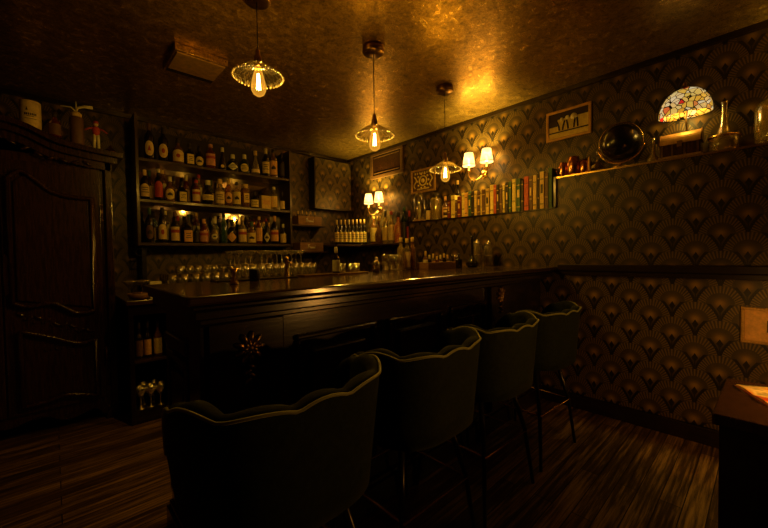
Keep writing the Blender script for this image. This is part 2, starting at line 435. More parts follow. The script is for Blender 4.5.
for s in (-1, 1):
    D = MB().box(min(s * .004, s * .535), max(s * .004, s * .535), .015, .055, .17, 1.93).build('door', 'arm', A, bev=.004)
    top = ogee([(s * .045, 1.80), (s * .11, 1.855), (s * .19, 1.79), (s * .25, 1.735), (s * .31, 1.712), (s * .40, 1.70), (s * .485, 1.70)])
    bot = ogee([(s * .485, .855), (s * .38, .848), (s * .32, .885), (s * .24, .935), (s * .12, .922), (s * .045, .955)])
    moulding(top + bot, .008, 'panel_moulding', D)
    top = ogee([(s * .075, .755), (s * .21, .70), (s * .37, .625), (s * .485, .635)])
    bot = ogee([(s * .485, .205), (s * .30, .255), (s * .20, .237), (s * .075, .23)])
    moulding(top + bot, .008, 'panel_moulding', D)
    # raised field of the panels
    mb = MB(); fld = [(x * .9 + s * .027, z * .955 + .06) for x, z in ogee([(s * .045, 1.80), (s * .11, 1.85), (s * .19, 1.79), (s * .31, 1.71), (s * .485, 1.70)]) + [(s * .485, .86), (s * .045, .95)]]
    mb.prism(fld, -.001, .02); mb.build('panel_field', 'arm', D, bev=.008)
    mb = MB()
    for k in range(9):   # carved foliage between the panels
        x = s * (.08 + .045 * k); z = .87 - .021 * k - .01 * math.sin(k * 2)
        ell_leaf(mb, (x, .010, z), .6 * (-1) ** k, .028, .010, .010)
        mb.ball((x + s * .02, .012, z - .035), .008, 8)
    for k in range(7): ell_leaf(mb, (s * (.20 + .03 * k), .012, .60 + 0 * k + .79 - .79), .9 * (-1) ** k, .012, .007, .008)
    mb.build('carved_foliage', 'arm', D)
    for z in (.45, 1.55):
        mb = MB(); mb.cyl((s * .54, -.0, z), .007, .10, 10); mb.ball((s * .54, 0, z + .108), .009, 8); mb.ball((s * .54, 0, z - .008), .009, 8)
        mb.build('hinge', 'brass_dk', D)
    if s > 0:
        mb = MB(); mb.prism(ogee([(.012, 1.00), (.034, 1.03), (.026, 1.09), (.038, 1.14), (.026, 1.19), (.034, 1.25), (.012, 1.28), (.006, 1.14)]), .006, .016)
        mb.build('key_plate', 'brass_dk', D)
mb = MB()
for k in range(15):
    x = -.46 + .066 * k; z = 1.965 + .10 * math.exp(-(x / .17) ** 2)
    ell_leaf(mb, (x, .012, z), .5 * (-1) ** k, .03, .011, .012)
mb.build('carved_frieze', 'arm', A)

# ------------------------------------------------------------------ back bar shelf unit
U = thing('bottle_shelf_unit', 'dark wooden wall shelf unit with mirror back and three bottle shelves', 'shelf unit', (0, 0, 0))
SY0, SY1 = 3.90, 4.18
SZ = {1: 2.165, 2: 1.79, 3: 1.39}
for z in SZ.values():
    MB().box(.60, 2.10, SY0, SY1, z - .028, z).build('shelf', 'shelf', U, bev=.003)
MB().box(.575, .60, SY0 - .01, SY1, 1.36, 2.56).build('side_panel', 'shelf', U, bev=.003)
MB().box(2.10, 2.125, SY0 - .01, SY1, 1.36, 2.50).build('side_panel', 'shelf', U, bev=.003)
MB().box(.60, 2.10, SY1 - .014, SY1, 1.362, 2.14).build('mirror_back', 'mirror', U)
MB().box(.60, 2.10, SY1 - .012, SY1, 2.166, 2.50).build('back_board', 'black', U)
for x in (.62, 2.06): MB().box(x, x + .04, 4.02, SY1, .936, 1.361).build('support_post', 'black', U, bev=.003)

# back counter with open cubbies
B = thing('back_counter', 'dark back bar cabinet with open bottle cubbies at its left end', 'cabinet', (0, 0, 0))
MB().box(.385, XU - .002, 3.17, 4.18, .90, .935).build('worktop', 'bartop', B, bev=.005)
mb = MB()
mb.box(.40, .43, 3.20, 4.18, .0, .90); mb.box(.43, 3.19, 4.14, 4.18, 0, .90)
mb.box(.64, .67, 3.20, 4.14, .0, .90); mb.box(.67, 3.19, 3.20, 3.24, .0, .90); mb.box(.43, .64, 3.20, 4.14, 0, .09); mb.box(.43, .64, 3.20, 4.14, .82, .90)
mb.build('body', 'bar', B, bev=.003)
MB().box(.43, .64, 3.205, 4.13, .455, .475).build('shelf', 'shelf', B, bev=.002)

# ------------------------------------------------------------------ bar counter
BT = ZR
K = thing('bar_counter', 'long dark wooden bar counter with panelled front and carved rosettes', 'bar counter', (0, 0, 0))
MB().box(.29, XL - .002, 1.17, 1.88, BT - .03, BT).build('countertop', 'bartop', K, bev=.008)
mb = MB(); mb.box(.305, XL - .002, 1.19, 1.87, BT - .05, BT - .031); mb.box(.32, XL - .002, 1.22, 1.85, BT - .085, BT - .051); mb.box(.345, XL - .002, 1.265, 1.85, BT - .11, BT - .086)
mb.build('cornice_moulding', 'bar', K, bev=.006)
mb = MB(); mb.box(.37, XL - .002, 1.32, 1.84, 0, BT - .111)
mb.build('body', 'bar', K, bev=.004)
mb = MB(); mb.box(.35, XL - .022, 1.295, 1.86, 0, .12); mb.box(.36, XL - .03, 1.305, 1.85, .12, .145); mb.build('plinth', 'bar', K, bev=.005)
for x0, x1 in ((.36, .66), (2.20, 2.46)):
    mb = MB(); mb.box(x0, x1, 1.29, 1.33, .146, BT - .112)
    if x0 < .5: mb.box(.35, .39, 1.29, 1.42, .146, BT - .112)
    mb.build('pilaster', 'bar', K, bev=.006)
def rect_mould(m, x0, x1, z0, z1, y, w=.022, t=.022):
    m.box(x0, x1, y - t, y, z1 - w, z1); m.box(x0, x1, y - t, y, z0, z0 + w); m.box(x0, x0 + w, y - t, y, z0 + w, z1 - w); m.box(x1 - w, x1, y - t, y, z0 + w, z1 - w)
for x0, x1 in ((.72, 1.16), (1.24, 1.68), (1.76, 2.16)):
    mb = MB(); rect_mould(mb, x0, x1, .24, .925, 1.32); mb.build('panel_moulding', 'bar', K, bev=.008)
    mb = MB(); mb.box(x0 + .07, x1 - .07, 1.298, 1.32, .31, .855); mb.build('panel_field', 'bar', K, bev=.012)
mb = MB()
for (y0, y1) in ((1.47, 1.77),):
    for a, b_ in (((y0, y1, .82, .845)), ((y0, y1, .24, .265))) if False else (): pass
    mb.box(.35, .37, y0, y1, .83, .855); mb.box(.35, .37, y0, y1, .24, .265); mb.box(.35, .37, y0, y0 + .025, .265, .83); mb.box(.35, .37, y1 - .025, y1, .265, .83)
mb.build('end_panel_moulding', 'bar', K, bev=.007)
MB().box(.352, .37, 1.53, 1.71, .32, .78).build('end_panel_field', 'bar', K, bev=.012)
MB().box(.345, .372, 1.45, 1.79, .88, .93).build('end_bracket', 'bar', K, bev=.01)
for cx, cz in ((.52, .915), (2.33, .95)):
    mb = MB(); cy = 1.285
    for k in range(9):
        a = 2 * PI * k / 9
        ell_leaf(mb, (cx + .035 * math.cos(a), cy, cz + .04 * math.sin(a)), -a, .024, .011, .012)
        ell_leaf(mb, (cx + .018 * math.cos(a + .3), cy - .008, cz + .018 * math.sin(a + .3)), -a - .3, .013, .007, .009)
    mb.ball((cx, cy - .012, cz), .010, 10)
    for k in range(4): ell_leaf(mb, (cx + .008 * (-1) ** k, cy, cz - .07 - .016 * k), .6 * (-1) ** k, .016, .007, .009)
    mb.build('carved_rosette', 'brass_dk', K)

# ------------------------------------------------------------------ bar stools
def make_stool(label):
    T = thing('bar_stool', label, 'bar stool', (0, 0, 0), 0, 'green velvet stools along the bar')
    n, V, F = 64, [], []
    lob = 7
    def ztop(s): return .893 + .016 * abs(math.sin(PI * lob / 2 * (s + 1))) ** .8 - .16 * max(0, (abs(s) - .74) / .26) ** 1.4 + .016 * math.exp(-((abs(s) - .55) / .14) ** 2)
    def ctr(s, z):
        t = (z - .58) / .34; fl = .84 + .16 * t; a = s * 1.85
        sa, ca = math.sin(a), math.cos(a)
        q = 1 / (abs(sa) ** 3.2 + abs(ca) ** 3.2) ** (1 / 3.2)
        nn = Vector((math.copysign(abs(sa * q) ** 2.2, sa), -math.copysign(abs(ca * q) ** 2.2, ca), 0)); nn.normalize()
        return Vector((.277 * sa * q * fl, .265 - .265 * ca * q * (.92 + .08 * t), z)), nn
    def prof(s):
        zt = ztop(s); zb = .57; pts = []
        chan = .018 * abs(math.sin(PI * lob / 2 * (s + 1))) ** .6
        for t in (0, .2, .4, .6, .8, .93): z = zb + (zt - zb) * t; c, nn = ctr(s, z); pts.append(c + nn * .020)
        for a in (0.35, 1.0, 1.57, 2.14, 2.8):
            c, nn = ctr(s, zt - .022); pts.append(c + nn * (.020 * math.cos(a) + (-chan * .8 if a > 1.6 else 0)) + Vector((0, 0, .022 * math.sin(a))))
        for t in (.93, .8, .6, .4, .2, 0): z = zb + (zt - zb) * t; c, nn = ctr(s, z); pts.append(c - nn * (.020 + chan))
        return pts
    for i in range(n + 1):
        V += [tuple(p) for p in prof(-1 + 2 * i / n)]
    m = 17
    for i in range(n):
        for k in range(m): F.append((i * m + k, (i + 1) * m + k, (i + 1) * m + (k + 1) % m, i * m + (k + 1) % m))
    F += [tuple(range(m)), tuple(reversed(range(n * m, n * m + m)))]
    MB()._new(V, F, True).build('backrest', 'velvet', T)
    pts = []
    for i in range(n + 1):
        s = -1 + 2 * i / n; c, nn = ctr(s, ztop(s) - .008); pts.append(tuple(c + nn * .0205))
    MB().tube(pts, .0042, 8).build('piping', 'piping', T)
    mb = MB(); mb.lathe([(.14, .555), (.205, .56), (.215, .60), (.215, .655), (.20, .675), (.12, .685), (0.0001, .687)], 32, (0, .27, 0), sq=3.2)
    mb.build('seat', 'velvet', T)
    mb = MB(); mb.lathe([(.10, .54), (.17, .545), (.17, .56)], 24, (0, .27, 0), sq=3); mb.build('seat_plate', 'blackmetal', T)
    for sx in (-1, 1):
        for sy in (-1, 1):
            MB().tube([(sx * .14, .27 + sy * .13, .55), (sx * .195, .27 + sy * .185, .30), (sx * .235, .27 + sy * .21, .0)], .013, 10, r1=.009).build('leg', 'blackmetal', T)
    mb = MB(); q = .195
    mb.tube([(-q, .27 - q, .30), (q, .27 - q, .30), (q, .27 + q, .30), (-q, .27 + q, .30)], .009, 8, closed=True)
    mb.build('footrest', 'brass', T)
    return T
st = [(.485, .755, .02), (1.075, .785, 0), (1.64, .80, -.02), (2.24, .80, -.04)]
lb = ['green velvet scalloped bar stool nearest the camera, in front of the bar corner', 'green velvet scalloped bar stool, second from the camera along the bar',
      'green velvet scalloped bar stool, third from the camera, right of the middle', 'green velvet scalloped bar stool farthest along the bar, by the papered wall']
st0 = make_stool(lb[0]); st0.location = (st[0][0], st[0][1], 0); st0.rotation_euler = (0, 0, st[0][2])
for i in (1, 2, 3): copy_tree(st0, (st[i][0], st[i][1], 0), st[i][2], lb[i])

# ------------------------------------------------------------------ pendants
def make_pendant(label, x, y, zb):
    T = thing('pendant_lamp', label, 'pendant lamp', (x, y, zb), 0, 'glass disc pendant lamps over the bar')
    H = ZC - zb
    MB().lathe([(.0001, H - .048), (.062, H - .045), (.072, H - .036), (.072, H - .001)], 28).build('ceiling_canopy', 'brass_dk', T)
    MB().tube([(0, 0, H - .046), (0, 0, .16)], .0028, 6).build('cord', 'black', T)
    MB().lathe([(.018, .075), (.021, .085), (.021, .12), (.014, .13), (.012, .155), (.005, .165)], 20).build('socket', 'brass_dk', T)
    w = lambda a, z: 1
    prof = [(.022, .090), (.05, .076), (.09, .050), (.125, .020), (.1275, .018), (.09, .045), (.05, .071), (.022, .085)]
    m = MB(); V = []; F = []; seg = 80; n = len(prof)
    for r, z in prof:
        for k in range(seg):
            a = 2 * PI * k / seg; rz = .004 * math.cos(a * 20) * (r / .125)
            V.append((r * math.cos(a), r * math.sin(a), z + rz))
    for i in range(n):
        for k in range(seg): F.append((i * seg + k, i * seg + (k + 1) % seg, ((i + 1) % n) * seg + (k + 1) % seg, ((i + 1) % n) * seg + k))
    sh = m._new(V, F, True).build('glass_shade', 'g_shade', T)
    mb = MB()
    for k in range(40):
        a = 2 * PI * k / 40; mb.ball((.128 * math.cos(a), .128 * math.sin(a), .019), .0056, 8)
    mb.build('beaded_rim', MT['rim'], sh)
    bl = MB().lathe([(.0001, -.080), (.014, -.079), (.028, -.069), (.037, -.050), (.038, -.030), (.033, 0), (.024, .035), (.016, .06), (.013, .078)], 28).build('bulb', 'bulb', T)
    mb = MB()
    for k in range(6):
        a = 2 * PI * k / 6; mb.tube([(.005 * math.cos(a), .005 * math.sin(a), .035), (.011 * math.cos(a), .011 * math.sin(a), -.045)], .0016, 6)
    mb.build('filament', 'filament', bl)
    lamp('bulb_light', (0, 0, -.01), P_PEND, .018, parent=T)
    return T
MT['rim'] = glass('beaded_glass_rim', (.9, .8, .6), .25, .1, (.9, .8, .55), .5)
make_pendant('nearest pendant lamp, left of the three, glass disc shade and glowing bulb', .82, 1.83, 2.17)
make_pendant('middle pendant lamp of the three, under a round dark ceiling canopy', 1.595, 1.79, 2.02)
make_pendant('farthest pendant lamp, right of the three, hanging before the bookshelf wall', 2.41, 1.83, 1.925)

# ------------------------------------------------------------------ sconces
def make_sconce(label, y, z, half=.10):
    T = thing('wall_sconce', label, 'sconce', (XU, y, z), 0, 'twin shade brass sconces on the right wall')
    mb = MB(); mb.lathe([(.045, 0), (.045, .006), (.03, .014), (.012, .02)], 24, mat=Matrix.Rotation(-PI / 2, 4, 'Y')); mb.build('wall_plate', 'brass', T)
    for s in (-1, 1):
        arm = [(-.015, 0, 0), (-.05, s * .01, -.035), (-.085, s * half * .35, -.07), (-.11, s * half * .75, -.06), (-.115, s * half, -.02), (-.115, s * half, .02)]
        MB().tube([(p[0], p[1], p[2]) for p in ogee3(arm)], .0052, 8).build('arm', 'brass', T)
        MB().lathe([(.006, .0), (.026, .01), (.028, .016), (.010, .018), (.010, .07), (.006, .075)], 18, (-.115, s * half, .01)).build('candle_cup', 'brass', T)
        seg = 52; m = MB(); V = []; F = []
        prof = [(.060, .075), (.0615, .076), (.0400, .205), (.0385, .204)]
        for r, zz in prof:
            for k in range(seg): a = 2 * PI * k / seg; rr = r + .0012 * (-1) ** k; V.append((rr * math.cos(a), rr * math.sin(a), zz))
        for i in range(4):
            for k in range(seg): F.append((i * seg + k, i * seg + (k + 1) % seg, ((i + 1) % 4) * seg + (k + 1) % seg, ((i + 1) % 4) * seg + k))
        sh = m._new(V, F, True).build('lamp_shade', 'shade', T, (-.115, s * half, 0))
        mb = MB(); mb.tube([(.0625 * math.cos(2 * PI * k / 28), .0625 * math.sin(2 * PI * k / 28), .0885) for k in range(28)], .0022, 6, closed=True)
        mb.build('shade_band', 'black', sh)
        MB().lathe([(.0001, .15), (.008, .14), (.011, .12), (.009, .095), (.006, .086)], 12, (-.115, s * half, 0)).build('bulb', 'filament', T)
        lamp('sconce_light', (-.115, s * half, .17), P_SCON, .014, parent=T)
    return T
def ogee3(pts, n=6):
    out = []
    for i in range(len(pts) - 1):
        p0, p1, p2, p3 = [Vector(q) for q in (pts[max(i - 1, 0)], pts[i], pts[i + 1], pts[min(i + 2, len(pts) - 1)])]
        for k in range(n):
            t = k / n; out.append(.5 * ((2 * p1) + (p2 - p0) * t + (2 * p0 - 5 * p1 + 4 * p2 - p3) * t * t + (-p0 + 3 * p1 - 3 * p2 + p3) * t ** 3))
    out.append(Vector(pts[-1])); return out
make_sconce('brass sconce with two white shades above the row of books', 1.95, 2.045)
make_sconce('brass sconce with two white shades above the corner wine bottles', 3.50, 1.845)
make_sconce('brass twin shade sconce on the right wall beyond the picture edge', -.50, 2.08)

# ------------------------------------------------------------------ bottles
def bprof(kind, r, h):
    P = {'wine': [(.9, 0), (1, .02), (1, .60), (.85, .68), (.42, .76), (.34, .80), (.34, .93), (.38, .94), (.38, .955)],
         'round': [(.92, 0), (1, .03), (1, .52), (.93, .58), (.50, .66), (.34, .72), (.32, .86), (.38, .87), (.38, .89)],
         'squat': [(.92, 0), (1, .04), (1, .48), (.94, .56), (.55, .64), (.30, .68), (.28, .82), (.36, .83), (.36, .86)],
         'tall': [(.9, 0), (1, .02), (1, .64), (.8, .70), (.45, .75), (.38, .80), (.36, .92), (.42, .93), (.42, .945)],
         'cone': [(.95, 0), (1, .04), (.92, .20), (.62, .48), (.34, .68), (.28, .76), (.28, .86), (.34, .87), (.34, .89)],
         'belly': [(.55, 0), (.80, .06), (1, .20), (.98, .34), (.72, .46), (.36, .58), (.30, .68), (.30, .84), (.40, .85), (.40, .88)],
         'jar': [(.9, 0), (1, .03), (1, .72), (.85, .80), (.70, .83), (.70, .88)]}[kind]
    return [(a * r, b * h) for a, b in P]
BODY = {'g_dark': 'dark glass', 'g_green': 'green glass', 'g_amber': 'amber', 'g_red': 'red', 'g_pale': 'pale glass', 'g_teal': 'teal glass', 'g_clear': 'clear glass', 'g_olive': 'olive glass'}
def bottle(loc, r, h, kind, gm, lab, cap, shape='rect', label=None, group=None, sq=0, emb=None, face=None, name='liquor_bottle'):
    T = thing(name, label, 'bottle', loc, 0, group)
    pr = bprof(kind, r, h)
    MB().lathe(pr, 24, sq=sq).build('glass_body', gm, T)
    zt = pr[-1][1]; rn = pr[-1][0]
    MB().lathe([(rn * 1.02, zt - (.15 * h if kind == 'wine' else .02)), (rn * 1.12, zt - .018), (rn * 1.08, h - .003), (rn * .9, h)], 16).build('stopper' if kind in ('belly',) else 'cap', cap, T)
    if lab:
        if face is None: face = math.atan2(-loc[1], -loc[0])
        if sq: face = -PI / 2 if abs(loc[0]) < 2.9 or loc[1] > 3.5 else PI
        lo, hi = {'wine': (.10, .50), 'round': (.07, .50), 'squat': (.05, .48), 'tall': (.10, .58), 'cone': (.08, .22), 'belly': (.16, .38), 'jar': (.2, .6)}[kind]
        lo *= h; hi *= h; mid = (lo + hi) / 2; hh = (hi - lo) / 2
        half = 1.1 if not sq else .62
        rl = r * 1.012
        if kind == 'cone': rl = r * .99
        if shape == 'round':
            half = min(1.0, hh / r * 1.0); zlo = lambda u: mid - hh * math.sqrt(max(0, 1 - u * u)); zhi = lambda u: mid + hh * math.sqrt(max(0, 1 - u * u))
        elif shape == 'arch': zlo = lambda u: lo; zhi = lambda u: hi - .35 * hh + .45 * hh * math.cos(u * PI / 2)
        elif shape == 'diamond': zlo = lambda u: mid - hh * (1 - abs(u)); zhi = lambda u: mid + hh * (1 - abs(u))
        else: zlo = lambda u: lo; zhi = lambda u: hi
        L = MB().patch(rl, face, half, zlo, zhi, sq=sq, n=16).build('label', lab, T)
        e = MB()
        if emb == 'dot': e.patch(rl + .0012, face, half * .32, lambda u: mid - hh * .35 * math.sqrt(max(0, 1 - u * u)), lambda u: mid + hh * .35 * math.sqrt(max(0, 1 - u * u)), sq=sq); e.build('emblem', 'redink', L)
        elif emb == 'tri': e.patch(rl + .0012, face, half * .34, lambda u: mid - hh * .32, lambda u: mid - hh * .32 + hh * .75 * (1 - abs(u)) + .0004, sq=sq, n=8); e.build('emblem', 'redink', L)
        elif emb == 'band': e.patch(rl + .0012, face, half * .98, lambda u: mid + hh * .15, lambda u: mid + hh * .6, sq=sq); e.build('printed_band', 'redink', L)
        elif emb == 'lines':
            for q, w in ((.45, .62), (.1, .45), (-.3, .7)): e.patch(rl + .0012, face, half * w, lambda u, q=q: mid + hh * (q - .05), lambda u, q=q: mid + hh * (q + .07), sq=sq)
            e.build('print_lines', 'ink', L)
        elif emb == 'ink': e.patch(rl + .0012, face, half * .5, lambda u: mid - hh * .25, lambda u: mid + hh * .3 * (1 - abs(u)) + .002, sq=sq, n=8); e.build('emblem', 'ink', L)
    return T
# x, height, radius, kind, glass, label paper, cap, label shape, square, emblem, words
row1 = [(.698, .34, .040, 'wine', 'g_dark', 'p_tan', 'p_brown', 'round', 0, 'tri', 'tall dark bottle with round tan label and red mark'),
        (.813, .33, .042, 'wine', 'g_dark', 'p_tan', 'p_dark', 'round', 0, 'dot', 'dark bottle with round tan label and pointed dark cap'),
        (.937, .25, .050, 'round', 'g_amber', 'p_tan', 'p_dark', 'arch', 0, 'dot', 'broad amber bottle with wide tan label'),
        (1.036, .22, .044, 'squat', 'g_dark', 'p_yellow', 'p_dark', 'rect', 3, 'lines', 'square dark bottle with yellow label'),
        (1.133, .21, .041, 'squat', 'g_dark', 'p_yellow', 'p_dark', 'round', 0, 'ink', 'short dark bottle with keyhole shaped yellow label'),
        (1.235, .25, .047, 'tall', 'g_red', 'p_pink', 'p_pink', 'rect', 0, 'band', 'pinkish copper coloured bottle'),
        (1.354, .24, .041, 'cone', 'g_dark', 'p_yellow', 'p_cream', 'round', 0, None, 'slim dark bottle with small round yellow label'),
        (1.466, .19, .056, 'squat', 'g_dark', 'p_cream', 'p_cream', 'diamond', 0, 'lines', 'short wide bottle with busy cream label'),
        (1.592, .21, .053, 'squat', 'g_green', 'p_yellow', 'p_cream', 'round', 0, 'lines', 'squat green bottle with oval yellow label'),
        (1.712, .27, .050, 'cone', 'g_pale', 'p_tan', 'p_gold', 'rect', 0, None, 'clear conical bottle with gold stopper'),
        (1.835, .32, .042, 'wine', 'g_dark', 'p_tan', 'p_cream', 'rect', 0, 'lines', 'tall dark bottle with pale cap'),
        (1.937, .33, .044, 'tall', 'g_amber', 'p_orange', 'p_dark', 'rect', 0, 'ink', 'tall bottle with large orange label'),
        (2.035, .30, .034, 'tall', 'g_dark', 'p_dark', 'p_dark', 'rect', 0, None, 'slim all dark bottle at the right end')]
row2 = [(.654, .28, .038, 'wine', 'g_dark', 'p_tan', 'p_tan', 'arch', 0, 'lines', 'dark bottle with arched tan label at the left end'),
        (.762, .30, .034, 'tall', 'g_dark', 'p_red', 'p_cream', 'arch', 0, 'dot', 'slim dark bottle with red label'),
        (.858, .24, .043, 'round', 'g_amber', 'p_yellow', 'p_cream', 'round', 0, 'ink', 'amber bottle with bright round yellow label'),
        (.963, .21, .047, 'squat', 'g_dark', 'p_yellow', 'p_dark', 'rect', 3, 'lines', 'square dark bottle with dim yellow label'),
        (1.09, .24, .038, 'tall', 'g_red', 'p_tan', 'p_red', 'rect', 0, 'band', 'slim bottle with bright red cap'),
        (1.200, .25, .058, 'belly', 'g_dark', 'p_yellow', 'p_cream', 'rect', 0, 'lines', 'big bellied dark bottle with wide yellow label'),
        (1.322, .28, .047, 'round', 'g_olive', 'p_tan', 'p_gold', 'rect', 0, 'lines', 'olive glass bottle with two toned tan label'),
        (1.412, .29, .040, 'wine', 'g_amber', 'p_orange', 'p_gold', 'round', 0, 'ink', 'tall amber bottle with gold capsule'),
        (1.497, .27, .041, 'tall', 'g_pale', 'p_yellow', 'p_dark', 'rect', 0, 'ink', 'pale bottle with yellow label and black cap'),
        (1.592, .26, .044, 'jar', 'g_amber', 'p_gold', 'p_gold', 'rect', 3, 'lines', 'golden square bottle lit brightly'),
        (1.692, .19, .045, 'squat', 'g_dark', 'p_yellow', 'p_dark', 'rect', 0, 'lines', 'short dark flask with domed top and yellow label'),
        (1.932, .27, .042, 'tall', 'g_pale', 'p_gold', 'p_cream', 'rect', 0, None, 'gold labelled bottle right of the small box'),
        (2.030, .22, .030, 'round', 'g_dark', 'p_tan', 'p_dark', 'rect', 0, None, 'small dark bottle at the right end')]
row3 = [(.682, .33, .036, 'wine', 'g_dark', 'p_brown', 'p_green', 'round', 0, 'ink', 'dark bottle with low round brown label at the left end'),
        (.785, .34, .037, 'wine', 'g_dark', 'p_tan', 'p_dark', 'arch', 0, 'dot', 'tall dark bottle with tan label and bright seal'),
        (.890, .31, .039, 'round', 'g_dark', 'p_tan', 'p_brown', 'rect', 0, 'band', 'dark bottle with banded tan label'),
        (.998, .26, .055, 'squat', 'g_dark', 'p_orange', 'p_dark', 'rect', 3, 'lines', 'broad square dark bottle with large orange label'),
        (1.082, .22, .024, 'round', 'g_green', 'p_dark', 'p_dark', 'rect', 0, None, 'very small slim green bottle'),
        (1.156, .25, .043, 'round', 'g_red', 'p_pink', 'p_orange', 'rect', 0, 'band', 'reddish bottle with tall orange label'),
        (1.257, .26, .048, 'belly', 'g_pale', 'p_cream', 'p_cream', 'round', 0, 'ink', 'clear bellied bottle with round cream label'),
        (1.350, .32, .036, 'tall', 'g_teal', None, 'p_dark', 'rect', 0, None, 'tall unlabelled teal bottle'),
        (1.436, .26, .050, 'squat', 'g_dark', 'p_orange', 'p_dark', 'diamond', 0, None, 'squat dark bottle with diamond shaped orange label'),
        (1.547, .31, .045, 'round', 'g_pale', 'p_tan', 'p_tan', 'rect', 0, 'band', 'pale bottle with striped tan label'),
        (1.652, .25, .048, 'squat', 'g_amber', 'p_yellow', 'p_green', 'rect', 0, 'ink', 'amber bottle with yellow and green label'),
        (1.742, .31, .036, 'tall', 'g_red', 'p_orange', 'p_gold', 'rect', 0, None, 'slim reddish bottle with plain orange label'),
        (1.828, .26, .036, 'round', 'g_dark', 'p_cream', 'p_dark', 'diamond', 0, 'ink', 'dark bottle with broken cream label'),
        (1.932, .33, .045, 'wine', 'g_dark', 'p_orange', 'p_orange', 'rect', 0, 'band', 'tall dark bottle with orange neck and label'),
        (2.034, .24, .036, 'round', 'g_dark', 'p_tan', 'p_cream', 'rect', 0, None, 'short bottle with tan label at the right end')]
SN = {1: 'top', 2: 'middle', 3: 'lowest'}
for sh, rows in ((1, row1), (2, row2), (3, row3)):
    for (x, h, r, kind, g, lab, cap, shp, sq, emb, words) in rows:
        bottle((x, 3.955 + .01 * math.sin(x * 40), SZ[sh]), r, h, kind, g, lab, cap, shp, words + ', ' + SN[sh] + ' mirror shelf', 'bottles on the mirror shelves', sq, emb)
# second row of bottles standing behind on the lower two shelves
for sh, xs in ((2, [.71, .82, .92, 1.03, 1.15, 1.27, 1.375]), (3, [.735, .835, .945, 1.045, 1.115, 1.21, 1.305, 1.395, 1.49, 1.60, 1.695, 1.785, 1.88, 1.98])):
    for i, x in enumerate(xs):
        g = ['g_pale', 'g_amber', 'g_clear', 'g_teal', 'g_olive', 'g_red'][(i * 5 + sh) % 6]; cp = ['p_gold', 'p_cream', 'p_green', 'p_dark', 'p_red'][(i * 3 + sh) % 5]
        bottle((x, 4.075, SZ[sh]), .033, .30 + .025 * math.sin(i * 2.1), ['wine', 'tall', 'round'][i % 3], g, ['p_tan', 'p_cream', 'p_gold'][i % 3], cp, 'rect',
               '%s bottle, %s from the left in the rear row, %s mirror shelf' % (BODY[g], ORD[i], SN[sh]), 'bottles on the mirror shelves')
BX = thing('bottle_carton', 'small square yellow carton among the bottles, middle mirror shelf', 'box', (1.815, 3.95, SZ[2]))
MB().box(-.055, .055, -.035, .035, 0, .15).build('carton_body', 'p_gold', BX, bev=.002)
MB().box(-.04, .04, -.0362, -.035, .05, .10).build('printed_panel', 'p_orange', BX)

# ------------------------------------------------------------------ corner shelves, crates and wine
T = thing('corner_wine_shelf', 'dark shelf wrapping the far right corner under the wine bottles', 'shelf', (0, 0, 0))
mb = MB(); mb.prism([(2.65, 3.72), (3.04, 3.72), (3.04, 2.87), (3.198, 2.87), (3.198, 4.198), (2.65, 4.198)], 1.362, 1.385, 'z'); mb.build('board', 'shelf', T, bev=.003)
for x in (2.72, 3.0): MB().prism([(4.0, 1.3615), (4.198, 1.3615), (4.198, 1.20)], x, x + .02, 'x').build('bracket', 'shelf', T)
wcap = ['p_gold', 'p_tan', 'p_gold', 'p_cream', 'p_gold', 'p_tan', 'p_gold', 'p_gold']
for i, x in enumerate([2.690 + .0655 * k for k in range(8)]):
    bottle((x, 3.775, 1.385), .031, .315 + .005 * i, 'wine', 'g_dark', 'p_yellow' if i % 2 else 'p_gold', wcap[i], 'rect', 'dark wine bottle with yellow label, %s from the left in the corner row' % ORD[i], 'wine bottles on the corner shelf', 0, 'lines', name='wine_bottle')
RW = [(3.13, 3.56, .046, .37, 'tall', 'g_amber', 'p_yellow', 'p_gold', 'stout golden bottle just left of the checkered bottle group, on the corner shelf'),
      (3.12, 3.445, .056, .36, 'belly', 'g_amber', None, 'p_gold', 'amber decanter bottle with bulging body under the twin shades'),
      (3.11, 3.31, .040, .42, 'wine', 'g_olive', 'p_gold', 'p_dark', 'slim olive bottle right of the amber decanter bottle'),
      (3.11, 3.205, .040, .40, 'tall', 'g_olive', 'p_tan', 'p_red', 'tall olive bottle with red cap, corner shelf'),
      (3.115, 2.985, .040, .43, 'tall', 'g_green', 'p_dark', 'p_green', 'tall green bottle right of the red checkered bottle'),
      (3.12, 2.905, .034, .38, 'wine', 'g_dark', 'p_red', 'p_red', 'dark bottle with red capsule at the shelf end')]
for (x, y, r, h, kind, g, lab, cap, words) in RW:
    bottle((x, y, 1.385), r, h, kind, g, lab, cap, 'rect', words, 'bottles along the corner shelf', 0, None, face=math.atan2(-y, -x))
def make_checker():
    n = NT('red_checker'); ck = n.n.new('ShaderNodeTexChecker'); ck.inputs['Scale'].default_value = 55
    mp = n.n.new('ShaderNodeMapping'); n.l.new(n.pos(), mp.inputs[0]); mp.inputs['Rotation'].default_value = (.785, 0, .3); n.l.new(mp.outputs[0], ck.inputs[0])
    ck.inputs[1].default_value = (.55, .06, .02, 1); ck.inputs[2].default_value = (.75, .40, .12, 1); n.set(Base_Color=ck.outputs[0], Roughness=.4); return n.m
ckm = make_checker()
bottle((3.12, 3.09, 1.385), .05, .38, 'round', ckm, None, 'p_dark', 'rect', 'bottle wrapped in a red and gold checkered pattern, corner shelf', None, 0, None)

